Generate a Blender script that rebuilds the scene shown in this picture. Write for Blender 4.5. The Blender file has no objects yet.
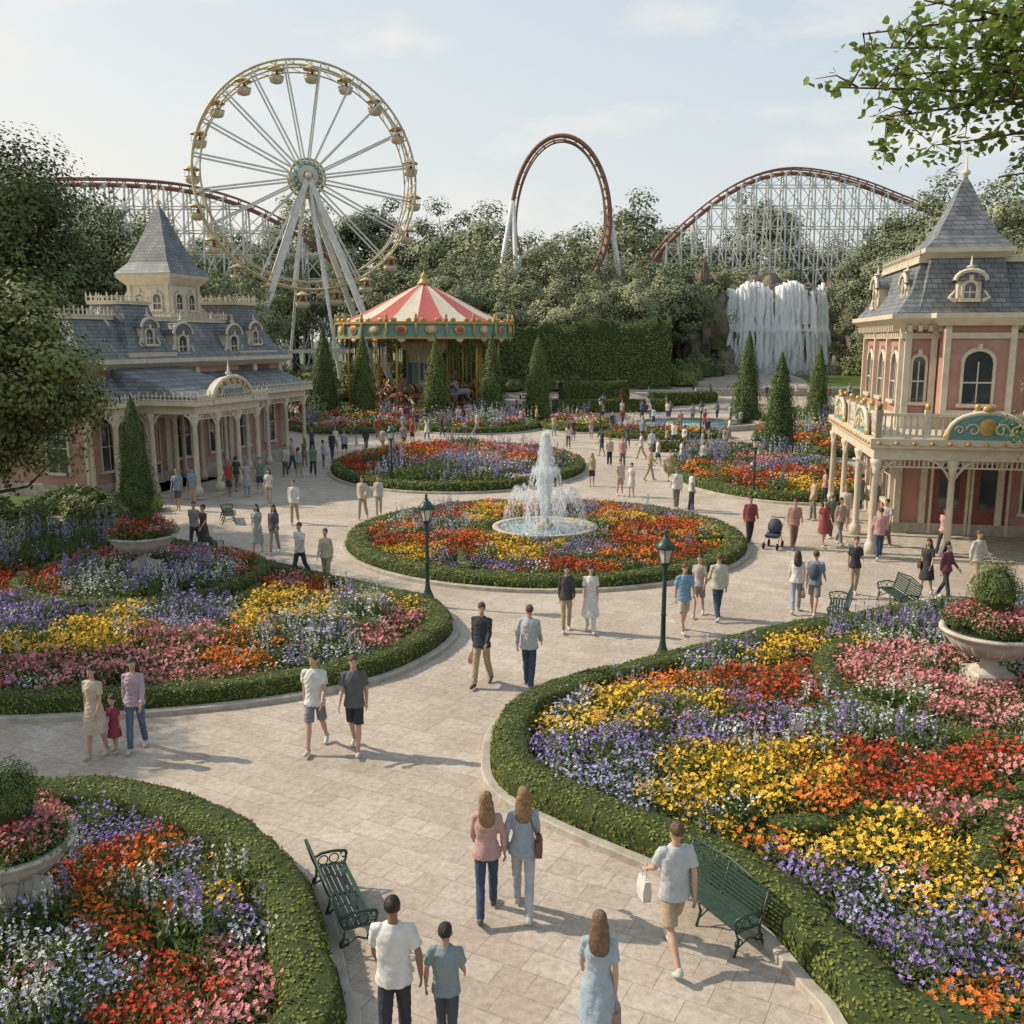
import bpy, math, random, time
import numpy as np
from mathutils import Vector, Matrix, noise
T0=time.time()
rng=np.random.default_rng(11); random.seed(11)
sc=bpy.context.scene
RC=sc.collection; LK=[]
class _Objs:
    def link(s,o): LK.append(o)
class _Col: objects=_Objs()
COL=_Col()
# ------------------------------------------------ camera
CAMH=7.2; FOC=950.0; PITCH=math.atan(172/950)
cam=bpy.data.cameras.new('camera'); cam.lens=FOC/1024*36; cam.sensor_width=36; cam.clip_end=3000; cam.clip_start=.1
co=bpy.data.objects.new('camera',cam); COL.objects.link(co); co.location=(0,0,CAMH); co.rotation_euler=(math.pi/2-PITCH,0,0); sc.camera=co
def gp(x,y):
    """reference survey measurement -> position on the flat ground, metres"""
    a=PITCH+math.atan((y-512)/FOC); d=CAMH/math.tan(a); dep=d*math.cos(PITCH)+CAMH*math.sin(PITCH)
    return ((x-512)/FOC*dep, d)
def gz(x,y):
    t=min(1,max(0,(y-88)/30)); return 3.0*t*t*(3-2*t)
# ------------------------------------------------ node materials
MATS={}
def newmat(name):
    m=bpy.data.materials.new(name); m.use_nodes=True
    nt=m.node_tree; return m,nt,nt.nodes['Principled BSDF']
def node(nt,t,**k):
    n=nt.nodes.new(t)
    for a,b in k.items(): setattr(n,a,b)
    return n
def ramp(nt,fac,cols):
    r=node(nt,'ShaderNodeValToRGB'); e=r.color_ramp.elements
    while len(e)<len(cols): e.new(.5)
    for i,(p,c) in enumerate(cols): e[i].position=p; e[i].color=(*c,1)
    nt.links.new(fac,r.inputs[0]); return r
def pmat(name,c1,c2=None,scale=4,rough=.7,bump=0,bscale=30,metal=0,spec=.4):
    if name in MATS: return MATS[name]
    m,nt,b=newmat(name)
    if c2 is None: c2=tuple(x*.78 for x in c1)
    tc=node(nt,'ShaderNodeTexCoord'); nz=node(nt,'ShaderNodeTexNoise'); nz.inputs['Scale'].default_value=scale; nz.inputs['Detail'].default_value=6
    nt.links.new(tc.outputs['Object'],nz.inputs['Vector'])
    r=ramp(nt,nz.outputs['Fac'],[(.35,c1),(.68,c2)]); nt.links.new(r.outputs[0],b.inputs['Base Color'])
    b.inputs['Roughness'].default_value=rough; b.inputs['Metallic'].default_value=metal; b.inputs['Specular IOR Level'].default_value=spec
    if bump:
        n2=node(nt,'ShaderNodeTexNoise'); n2.inputs['Scale'].default_value=bscale; n2.inputs['Detail'].default_value=5
        nt.links.new(tc.outputs['Object'],n2.inputs['Vector'])
        bp=node(nt,'ShaderNodeBump'); bp.inputs['Strength'].default_value=bump; bp.inputs['Distance'].default_value=.02
        nt.links.new(n2.outputs['Fac'],bp.inputs['Height']); nt.links.new(bp.outputs[0],b.inputs['Normal'])
    MATS[name]=m; return m
def leafmat(name,dark,light,trans=.3,nscale=.6,objrand=True):
    if name in MATS: return MATS[name]
    m,nt,b=newmat(name)
    geo=node(nt,'ShaderNodeNewGeometry'); tc=node(nt,'ShaderNodeTexCoord'); nz=node(nt,'ShaderNodeTexNoise'); nz.inputs['Scale'].default_value=nscale; nz.inputs['Detail'].default_value=3
    nt.links.new(tc.outputs['Object'],nz.inputs['Vector'])
    a=node(nt,'ShaderNodeMath',operation='MULTIPLY_ADD'); nt.links.new(geo.outputs['Random Per Island'],a.inputs[0]); a.inputs[1].default_value=.4
    s=node(nt,'ShaderNodeMath',operation='MULTIPLY_ADD'); nt.links.new(nz.outputs['Fac'],s.inputs[0]); s.inputs[1].default_value=1.1; s.inputs[2].default_value=-.3
    nt.links.new(s.outputs[0],a.inputs[2])
    last=a
    if objrand:
        oi=node(nt,'ShaderNodeObjectInfo'); q=node(nt,'ShaderNodeMath',operation='MULTIPLY_ADD'); nt.links.new(oi.outputs['Random'],q.inputs[0]); q.inputs[1].default_value=.7
        nt.links.new(a.outputs[0],q.inputs[2]); q2=node(nt,'ShaderNodeMath',operation='SUBTRACT'); nt.links.new(q.outputs[0],q2.inputs[0]); q2.inputs[1].default_value=.3; last=q2
    r=ramp(nt,last.outputs[0],[(.05,dark),(.95,light)])
    nt.links.new(r.outputs[0],b.inputs['Base Color']); b.inputs['Roughness'].default_value=.6; b.inputs['Specular IOR Level'].default_value=.25
    if trans>0:
        t=node(nt,'ShaderNodeBsdfTranslucent'); mx=node(nt,'ShaderNodeMixShader'); mx.inputs[0].default_value=trans
        hs=node(nt,'ShaderNodeHueSaturation'); hs.inputs['Value'].default_value=1.5; hs.inputs['Hue'].default_value=.49; nt.links.new(r.outputs[0],hs.inputs['Color'])
        nt.links.new(hs.outputs[0],t.inputs[0]); nt.links.new(b.outputs[0],mx.inputs[1]); nt.links.new(t.outputs[0],mx.inputs[2])
        nt.links.new(mx.outputs[0],nt.nodes['Material Output'].inputs[0])
    MATS[name]=m; return m
# ------------------------------------------------ mesh builder
class MB:
    def __init__(s): s.V=[];s.F=[];s.n=0;s.M=None
    def add(s,v,f,m=0,smooth=False):
        v=np.asarray(v,dtype=np.float64).reshape(-1,3)
        if s.M is not None:
            M=np.array(s.M); v=v@M[:3,:3].T+M[:3,3]
        if isinstance(f,np.ndarray): s.F.append((f+s.n,m,smooth))
        else:
            g={}
            for q in f: g.setdefault(len(q),[]).append(q)
            for k,q in g.items(): s.F.append((np.array(q,dtype=np.int64)+s.n,m,smooth))
        s.V.append(v); s.n+=len(v)
    def mesh(s,name,mats):
        me=bpy.data.meshes.new(name); V=np.concatenate(s.V)
        me.vertices.add(len(V)); me.vertices.foreach_set('co',V.astype(np.float32).ravel())
        L=np.concatenate([f.ravel() for f,_,_ in s.F]); sizes=np.concatenate([np.full(len(f),f.shape[1]) for f,_,_ in s.F])
        st=np.concatenate([[0],np.cumsum(sizes)[:-1]])
        me.loops.add(len(L)); me.loops.foreach_set('vertex_index',L.astype(np.int32))
        me.polygons.add(len(sizes)); me.polygons.foreach_set('loop_start',st.astype(np.int32))
        me.polygons.foreach_set('material_index',np.concatenate([np.full(len(f),m) for f,m,_ in s.F]).astype(np.int32))
        me.polygons.foreach_set('use_smooth',np.concatenate([np.full(len(f),sm) for f,_,sm in s.F]).astype(bool))
        for m in mats: me.materials.append(m)
        me.update(calc_edges=True); return me
    def obj(s,name,mats,parent=None,loc=(0,0,0),rz=0):
        o=bpy.data.objects.new(name,s.mesh(name,mats)); o.location=loc; o.rotation_euler=(0,0,rz); COL.objects.link(o)
        if parent: attach(o,parent)
        return o
def attach(o,p):
    o.parent=p; o.matrix_parent_inverse=Matrix.Translation(-Vector(p.location))
def group(name,loc):
    e=bpy.data.objects.new(name,None); e.empty_display_size=.3; e.location=loc if len(loc)==3 else (*loc,0); COL.objects.link(e); return e
def inst(name,me,loc,rz=0,s=1,parent=None):
    o=bpy.data.objects.new(name,me); o.location=loc; o.rotation_euler=(0,0,rz); o.scale=(s,s,s) if not hasattr(s,'__len__') else s; COL.objects.link(o)
    if parent: attach(o,parent)
    return o
def XF(x,y,z=0,deg=0): return Matrix.Translation((x,y,z))@Matrix.Rotation(math.radians(deg),4,'Z')
BF=[[0,3,2,1],[4,5,6,7],[0,1,5,4],[1,2,6,5],[2,3,7,6],[3,0,4,7]]
def box(mb,x0,x1,y0,y1,z0,z1,m=0): mb.add([(x0,y0,z0),(x1,y0,z0),(x1,y1,z0),(x0,y1,z0),(x0,y0,z1),(x1,y0,z1),(x1,y1,z1),(x0,y1,z1)],BF,m)
def hexa(mb,b,t,m=0): mb.add(list(b)+list(t),BF,m)
def rloft(mb,rings,m=0,smooth=False):
    v=[];f=[]
    for cx,cy,hx,hy,z in rings: v+=[(cx-hx,cy-hy,z),(cx+hx,cy-hy,z),(cx+hx,cy+hy,z),(cx-hx,cy+hy,z)]
    for i in range(len(rings)-1):
        for k in range(4): a=i*4+k;b=i*4+(k+1)%4; f.append([a,b,b+4,a+4])
    f.append([3,2,1,0]); e=(len(rings)-1)*4; f.append([e,e+1,e+2,e+3]); mb.add(v,f,m,smooth)
def lathe(mb,prof,n=24,c=(0,0,0),m=0,smooth=True,sx=1,sy=1):
    a=np.arange(n)*2*math.pi/n; v=[]
    for r,z in prof: v.append(np.stack([c[0]+r*np.cos(a)*sx,c[1]+r*np.sin(a)*sy,np.full(n,c[2]+z)],1))
    f=[]
    for i in range(len(prof)-1):
        for k in range(n): k2=(k+1)%n; f.append([i*n+k,i*n+k2,(i+1)*n+k2,(i+1)*n+k])
    if prof[0][0]>1e-4: f.append(list(range(n))[::-1])
    if prof[-1][0]>1e-4: f.append([(len(prof)-1)*n+k for k in range(n)])
    mb.add(np.concatenate(v),f,m,smooth)
def tube(mb,pts,rad,n=8,m=0,smooth=True,flat=None):
    P=[np.array(p,float) for p in pts]
    if not hasattr(rad,'__len__'): rad=[rad]*len(P)
    v=[];ref=None
    for i,p in enumerate(P):
        d=(P[min(i+1,len(P)-1)]-P[max(i-1,0)]); d=d/(np.linalg.norm(d)+1e-9)
        if ref is None:
            ref=np.array([1,0,0]) if abs(d[0])<.8 else np.array([0,1.,0])
            if flat is not None: ref=np.array(flat,float)
        u=ref-d*np.dot(ref,d); u/=np.linalg.norm(u)+1e-9; w=np.cross(d,u); ref=u
        a=np.arange(n)*2*math.pi/n+(math.pi/4 if n==4 else 0)
        v.append(p+rad[i]*(np.cos(a)[:,None]*u+np.sin(a)[:,None]*w))
    f=[]
    for i in range(len(P)-1):
        for k in range(n): k2=(k+1)%n; f.append([i*n+k,i*n+k2,(i+1)*n+k2,(i+1)*n+k])
    f.append(list(range(n))[::-1]); f.append([(len(P)-1)*n+k for k in range(n)])
    mb.add(np.concatenate(v),f,m,smooth)
def beam(mb,a,b,w,m=0): tube(mb,[a,b],w*.7,4,m,False)
def ell(mb,c,r,m=0,nu=14,nv=9,R=None,smooth=True,lump=0,seed=0):
    th=np.linspace(0,math.pi,nv); ph=np.arange(nu)*2*math.pi/nu
    g=np.array([[math.sin(t)*math.cos(p),math.sin(t)*math.sin(p),math.cos(t)] for t in th[1:-1] for p in ph]+[[0,0,1],[0,0,-1]])
    if lump: g=g*(1+lump*np.array([noise.noise(Vector(q)*2.3+Vector((seed,seed,0)))+.5*noise.noise(Vector(q)*6+Vector((seed,0,0))) for q in g]))[:,None]
    v=g*np.array(r)
    if R is not None: v=v@np.array(R).T
    v=v+np.array(c); f=[]
    for i in range(nv-3):
        for k in range(nu): k2=(k+1)%nu; f.append([i*nu+k,(i+1)*nu+k,(i+1)*nu+k2,i*nu+k2])
    t=len(g)-2;b=len(g)-1
    for k in range(nu): k2=(k+1)%nu; f.append([t,k,k2]); f.append([b,(nv-3)*nu+k2,(nv-3)*nu+k])
    mb.add(v,f,m,smooth)
def unit(n):
    a=rng.normal(size=(n,3)); return a/np.linalg.norm(a,axis=1)[:,None]
def leaves(mb,P,size,m=0,asp=.6,jit=.35,upb=0,nrm=None):
    n=len(P)
    if n==0: return
    a=unit(n)
    c=unit(n)+np.array([0,0,upb]) if nrm is None else nrm+.5*unit(n)
    if upb or nrm is not None: a=a-c*(np.sum(a*c,1)/(np.sum(c*c,1)+1e-9))[:,None]
    a/=np.linalg.norm(a,axis=1)[:,None]+1e-9
    b=np.cross(c,a); b/=np.linalg.norm(b,axis=1)[:,None]+1e-9
    s=(size*(1+jit*rng.uniform(-1,1,n)))[:,None]
    V=np.stack([P+a*s*.5,P+b*s*asp*.5,P-a*s*.5,P-b*s*asp*.5],1).reshape(-1,3)
    mb.add(V,np.arange(n*4).reshape(n,4),m)
def bigleaves(mb,P,size,m=0):
    n=len(P); a=unit(n); a[:,2]=-abs(a[:,2])*.6; a/=np.linalg.norm(a,axis=1)[:,None]; c=unit(n)+np.array([0,0,1.]); b=np.cross(a,c); b/=np.linalg.norm(b,axis=1)[:,None]; nn=np.cross(a,b)
    s=(size*rng.uniform(.65,1.25,n))[:,None]
    V=np.stack([P,P+a*s*.3+b*s*.34+nn*s*.06,P+a*s*.62+b*s*.26,P+a*s,P+a*s*.62-b*s*.26,P+a*s*.3-b*s*.34+nn*s*.06],1).reshape(-1,3)
    i=np.arange(n)[:,None]*6
    mb.add(V,np.concatenate([i+[0,1,2,3],i+[0,3,4,5]]),m)
# ------------------------------------------------ world, sun
SUN_EL=38; sundir=Vector((-.97,.24,0)).normalized()
w=bpy.data.worlds.new('World'); sc.world=w; w.use_nodes=True; nt=w.node_tree; bg=nt.nodes['Background']
sky=node(nt,'ShaderNodeTexSky',sky_type='NISHITA'); sky.sun_disc=False; sky.sun_elevation=math.radians(SUN_EL); sky.sun_rotation=math.atan2(sundir.x,sundir.y)
sky.air_density=1.0; sky.dust_density=5.0; sky.ozone_density=1.0
tc=node(nt,'ShaderNodeTexCoord'); sx=node(nt,'ShaderNodeSeparateXYZ'); nt.links.new(tc.outputs['Generated'],sx.inputs[0])
mr=node(nt,'ShaderNodeMath',operation='MULTIPLY_ADD'); nt.links.new(sx.outputs[0],mr.inputs[0]); mr.inputs[1].default_value=.26; nt.links.new(sx.outputs[2],mr.inputs[2])
grd=ramp(nt,mr.outputs[0],[(.0,(.92,.88,.80)),(.16,(.78,.82,.82)),(.45,(.56,.68,.76)),(1,(.38,.50,.64))])
gs=node(nt,'ShaderNodeVectorMath',operation='SCALE'); nt.links.new(grd.outputs[0],gs.inputs[0]); gs.inputs['Scale'].default_value=9.2
hz=node(nt,'ShaderNodeMix',data_type='RGBA'); hz.inputs[0].default_value=.8; nt.links.new(sky.outputs[0],hz.inputs[6]); nt.links.new(gs.outputs[0],hz.inputs[7])
mp=node(nt,'ShaderNodeMapping'); mp.inputs['Scale'].default_value=(1,1,3.0); mp.inputs['Location'].default_value=(.3,0,.4); nt.links.new(tc.outputs['Generated'],mp.inputs[0])
nz=node(nt,'ShaderNodeTexNoise'); nz.inputs['Scale'].default_value=4.2; nz.inputs['Detail'].default_value=9; nz.inputs['Roughness'].default_value=.55; nt.links.new(mp.outputs[0],nz.inputs['Vector'])
r=ramp(nt,nz.outputs['Fac'],[(.52,(0,0,0)),(.68,(.85,.85,.85))])
mx=node(nt,'ShaderNodeMix',data_type='RGBA'); nt.links.new(r.outputs[0],mx.inputs[0]); nt.links.new(hz.outputs[2],mx.inputs[6]); mx.inputs[7].default_value=(7.6,7.3,6.9,1)
nt.links.new(mx.outputs[2],bg.inputs[0]); bg.inputs[1].default_value=.122
sl=bpy.data.lights.new('sun','SUN'); sl.energy=5.0; sl.angle=math.radians(.7); sl.color=(1,.88,.71)
so=bpy.data.objects.new('sun',sl); COL.objects.link(so)
sv=Vector((sundir.x*math.cos(math.radians(SUN_EL)),sundir.y*math.cos(math.radians(SUN_EL)),math.sin(math.radians(SUN_EL))))
so.rotation_euler=sv.to_track_quat('Z','Y').to_euler(); so.location=(-40,20,60)
sc.view_settings.view_transform='Standard'; sc.view_settings.look='None'; sc.view_settings.exposure=0
# ------------------------------------------------ materials
CREAM=pmat('cream_paint',(.62,.55,.43),(.5,.44,.34),3,.55,.15,30)
PINK=pmat('pink_wall',(.44,.25,.20),(.36,.195,.16),2,.7,.2,40)
GOLD=pmat('gold_paint',(.55,.36,.12),(.4,.25,.08),6,.4,.1,metal=.3)
TEAL=pmat('teal_paint',(.17,.34,.32),(.12,.25,.24),6,.5)
RED=pmat('red_paint',(.38,.06,.04),(.28,.04,.03),6,.5)
WHITE=pmat('white_steel',(.66,.66,.62),(.52,.52,.48),2,.5,.1)
DOOR=pmat('door_paint',(.22,.07,.05),(.16,.05,.035),6,.45)
GLASS=pmat('window_glass',(.03,.04,.05),(.05,.06,.07),1.2,.06,spec=1)
STONE=pmat('stone_trim',(.45,.41,.34),(.31,.27,.22),4,.85,.4,25)
GREENIRON=pmat('green_iron',(.03,.065,.045),(.018,.04,.03),12,.4,.15,40)
BARK=pmat('bark',(.11,.075,.05),(.05,.035,.025),6,.95,.8,25)
SOIL=pmat('soil',(.045,.05,.02),(.025,.035,.012),5,1,.6,20)
RUST=pmat('red_brown_track',(.24,.115,.08),(.17,.085,.06),3,.6)
RUBBER=pmat('black_rubber',(.02,.02,.02),None,5,.7)
ROCK=pmat('rock',(.24,.2,.15),(.08,.07,.055),.5,.95,1,4)
def slate():
    m,nt,b=newmat('slate_roof'); tc=node(nt,'ShaderNodeTexCoord'); sx=node(nt,'ShaderNodeSeparateXYZ'); nt.links.new(tc.outputs['Object'],sx.inputs[0])
    ad=node(nt,'ShaderNodeMath',operation='ADD'); nt.links.new(sx.outputs[0],ad.inputs[0]); nt.links.new(sx.outputs[1],ad.inputs[1])
    cb=node(nt,'ShaderNodeCombineXYZ'); nt.links.new(ad.outputs[0],cb.inputs[0]); nt.links.new(sx.outputs[2],cb.inputs[1])
    br=node(nt,'ShaderNodeTexBrick'); nt.links.new(cb.outputs[0],br.inputs[0]); br.inputs['Scale'].default_value=1; br.inputs['Brick Width'].default_value=.3; br.inputs['Row Height'].default_value=.17; br.inputs['Mortar Size'].default_value=.012
    br.inputs['Color1'].default_value=(.13,.14,.15,1); br.inputs['Color2'].default_value=(.20,.21,.22,1); br.inputs['Mortar'].default_value=(.05,.055,.06,1)
    nz=node(nt,'ShaderNodeTexNoise'); nz.inputs['Scale'].default_value=1.5; nz.inputs['Detail'].default_value=6; nt.links.new(tc.outputs['Object'],nz.inputs[0])
    mx=node(nt,'ShaderNodeMix',data_type='RGBA',blend_type='MULTIPLY'); mx.inputs[0].default_value=1; nt.links.new(br.outputs[0],mx.inputs[6])
    rr=ramp(nt,nz.outputs['Fac'],[(.3,(.65,.64,.62)),(.7,(1.2,1.2,1.2))]); nt.links.new(rr.outputs[0],mx.inputs[7])
    nt.links.new(mx.outputs[2],b.inputs['Base Color']); b.inputs['Roughness'].default_value=.6
    bp=node(nt,'ShaderNodeBump'); bp.inputs['Strength'].default_value=.5; bp.inputs['Distance'].default_value=.02; nt.links.new(br.outputs['Color'],bp.inputs['Height']); nt.links.new(bp.outputs[0],b.inputs['Normal'])
    return m
SLATE=slate()
def paving():
    m,nt,b=newmat('stone_paving'); tc=node(nt,'ShaderNodeTexCoord'); mp=node(nt,'ShaderNodeMapping'); mp.inputs['Rotation'].default_value=(0,0,math.radians(28)); nt.links.new(tc.outputs['Object'],mp.inputs[0])
    br=node(nt,'ShaderNodeTexBrick'); nt.links.new(mp.outputs[0],br.inputs[0]); br.inputs['Scale'].default_value=1; br.inputs['Brick Width'].default_value=.62; br.inputs['Row Height'].default_value=.4; br.inputs['Mortar Size'].default_value=.008; br.inputs['Mortar Smooth'].default_value=.6
    br.offset=.37; br.squash=.7; br.squash_frequency=3
    br.inputs['Color1'].default_value=(.43,.365,.30,1); br.inputs['Color2'].default_value=(.51,.445,.375,1); br.inputs['Mortar'].default_value=(.30,.25,.20,1)
    n1=node(nt,'ShaderNodeTexNoise'); n1.inputs['Scale'].default_value=.3; n1.inputs['Detail'].default_value=9; n1.inputs['Roughness'].default_value=.7; nt.links.new(tc.outputs['Object'],n1.inputs[0])
    r1=ramp(nt,n1.outputs['Fac'],[(.32,(.78,.76,.74)),(.62,(1.04,1.04,1.04))])
    n2=node(nt,'ShaderNodeTexNoise'); n2.inputs['Scale'].default_value=9; n2.inputs['Detail'].default_value=8; n2.inputs['Roughness'].default_value=.75; nt.links.new(tc.outputs['Object'],n2.inputs[0])
    r2=ramp(nt,n2.outputs['Fac'],[(.35,(.72,.71,.70)),(.6,(1.06,1.06,1.06))])
    mx=node(nt,'ShaderNodeMix',data_type='RGBA',blend_type='MULTIPLY'); mx.inputs[0].default_value=1; nt.links.new(br.outputs[0],mx.inputs[6]); nt.links.new(r1.outputs[0],mx.inputs[7])
    m2=node(nt,'ShaderNodeMix',data_type='RGBA',blend_type='MULTIPLY'); m2.inputs[0].default_value=1; nt.links.new(mx.outputs[2],m2.inputs[6]); nt.links.new(r2.outputs[0],m2.inputs[7])
    nt.links.new(m2.outputs[2],b.inputs['Base Color']); b.inputs['Roughness'].default_value=.8; b.inputs['Specular IOR Level'].default_value=.25
    bp=node(nt,'ShaderNodeBump'); bp.inputs['Strength'].default_value=.5; bp.inputs['Distance'].default_value=.015; nt.links.new(m2.outputs[2],bp.inputs['Height']); nt.links.new(bp.outputs[0],b.inputs['Normal'])
    return m
PAVE=paving()
def water(name,c,rough=.08,bump=.5,sc_=4):
    m,nt,b=newmat(name); tc=node(nt,'ShaderNodeTexCoord'); nz=node(nt,'ShaderNodeTexNoise'); nz.inputs['Scale'].default_value=sc_; nz.inputs['Detail'].default_value=4; nt.links.new(tc.outputs['Object'],nz.inputs[0])
    r=ramp(nt,nz.outputs['Fac'],[(.35,c),(.75,tuple(min(1,x*1.8+.08) for x in c))]); nt.links.new(r.outputs[0],b.inputs['Base Color'])
    bp=node(nt,'ShaderNodeBump'); bp.inputs['Strength'].default_value=bump; bp.inputs['Distance'].default_value=.05; nt.links.new(nz.outputs['Fac'],bp.inputs['Height']); nt.links.new(bp.outputs[0],b.inputs['Normal'])
    b.inputs['Roughness'].default_value=rough; return m
WATER=water('pool_water',(.12,.22,.24)); TURQ=water('turquoise_water',(.10,.27,.28))
def spray():
    m,nt,b=newmat('white_water'); b.inputs['Base Color'].default_value=(.93,.95,.97,1); b.inputs['Roughness'].default_value=.3
    t=node(nt,'ShaderNodeBsdfTranslucent'); t.inputs[0].default_value=(.95,.97,.98,1)
    a=node(nt,'ShaderNodeMixShader'); a.inputs[0].default_value=.5; nt.links.new(b.outputs[0],a.inputs[1]); nt.links.new(t.outputs[0],a.inputs[2])
    nt.links.new(a.outputs[0],nt.nodes['Material Output'].inputs[0]); return m
SPRAY=spray()
HEDGE=leafmat('hedge_leaf',(.06,.085,.016),(.27,.285,.06),.2,2.2,False)
HCORE=pmat('hedge_core',(.045,.06,.015),(.025,.04,.01),6,1)
DECID=leafmat('tree_leaf',(.055,.08,.024),(.18,.20,.065),0,.35)
DECID2=leafmat('tree_leaf_light',(.07,.10,.03),(.24,.26,.09),0,.35)
FAR1=leafmat('hazed_leaf',(.10,.13,.07),(.26,.28,.15),0,.3); FAR2=leafmat('hazed_leaf_light',(.13,.16,.085),(.33,.34,.19),0,.3)  # distance haze painted into paler leaf colours, no atmosphere in the scene
NEARLEAF=leafmat('maple_leaf',(.07,.12,.02),(.22,.28,.06),.4,.6,False)
CYP=leafmat('cypress_leaf',(.04,.075,.022),(.14,.175,.05),0,1.2)
SHRUB=leafmat('plant_leaf',(.05,.09,.025),(.18,.23,.07),.2,2.5)
# ------------------------------------------------ people
SKIN=[pmat('skin_%d'%i,c,tuple(x*.9 for x in c),6,.5,spec=.35) for i,c in enumerate([(.50,.30,.21),(.42,.24,.16),(.26,.13,.08),(.13,.065,.04)])]
EYEW=pmat('eye_white',(.7,.7,.68)); EYED=pmat('eye_dark',(.02,.015,.01),None,5,.2); LIP=pmat('lip',(.33,.12,.1))
def cloth(c):
    k='cloth_%d_%d_%d'%tuple(int(x*100) for x in c); return pmat(k,c,tuple(x*.78 for x in c),7,.9,1.0,10)
def hairm(c): return pmat('hair_%d_%d_%d'%tuple(int(x*200) for x in c),c,tuple(x*.5 for x in c),30,.5,.8,60)
_tmp=bpy.data.objects.new('tmp',bpy.data.meshes.new('tmp')); RC.objects.link(_tmp)
_rm=_tmp.modifiers.new('r','REMESH'); _rm.mode='VOXEL'; _sm=_tmp.modifiers.new('s','SMOOTH'); _sm.factor=.5
def fuse(dst,src,vox,mat,it=3,wrinkle=0,sd=0):
    me=src.mesh('t',[]); old=_tmp.data; _tmp.data=me; bpy.data.meshes.remove(old); _rm.voxel_size=vox; _sm.iterations=it; _tmp.update_tag()
    dg_=bpy.context.evaluated_depsgraph_get(); ev=_tmp.evaluated_get(dg_); m2=ev.to_mesh(); n=len(m2.vertices)
    if n==0: ev.to_mesh_clear(); return
    v=np.empty(n*3,np.float32); m2.vertices.foreach_get('co',v); L=np.empty(len(m2.loops),np.int32); m2.loops.foreach_get('vertex_index',L)
    v=v.reshape(-1,3)
    if wrinkle:  # cloth folds: a real displacement of the garment surface
        nn=np.empty(n*3,np.float32); m2.vertices.foreach_get('normal',nn); nn=nn.reshape(-1,3)
        d=np.abs(np.sin(v[:,2]*34+v[:,0]*26+np.sin(v[:,1]*21+v[:,0]*17+sd)*1.8+sd*3))-.4+.5*np.sin(v[:,0]*45+v[:,1]*31-v[:,2]*18+sd)
        v=v+nn*(d*wrinkle)[:,None]
    ls=np.empty(len(m2.polygons),np.int32); m2.polygons.foreach_get('loop_total',ls)
    if (ls==4).all(): dst.add(v,L.reshape(-1,4).astype(np.int64),mat,True)
    else:
        st=np.concatenate([[0],np.cumsum(ls)[:-1]]); dst.add(v,[list(map(int,L[a:a+b])) for a,b in zip(st,ls)],mat,True)
    ev.to_mesh_clear()
def eloft(mb,rings,n=16):
    a=np.arange(n)*2*math.pi/n; V=[np.stack([cx_+rx*np.cos(a),cy_+ry*np.sin(a),np.full(n,z)],1) for (z,rx,ry,cx_,cy_) in rings]; f=[]
    for i in range(len(rings)-1):
        for k in range(n): k2=(k+1)%n; f.append([i*n+k,i*n+k2,(i+1)*n+k2,(i+1)*n+k])
    f.append(list(range(n))[::-1]); f.append([(len(rings)-1)*n+k for k in range(n)]); mb.add(np.concatenate(V),f,0,True)
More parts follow.
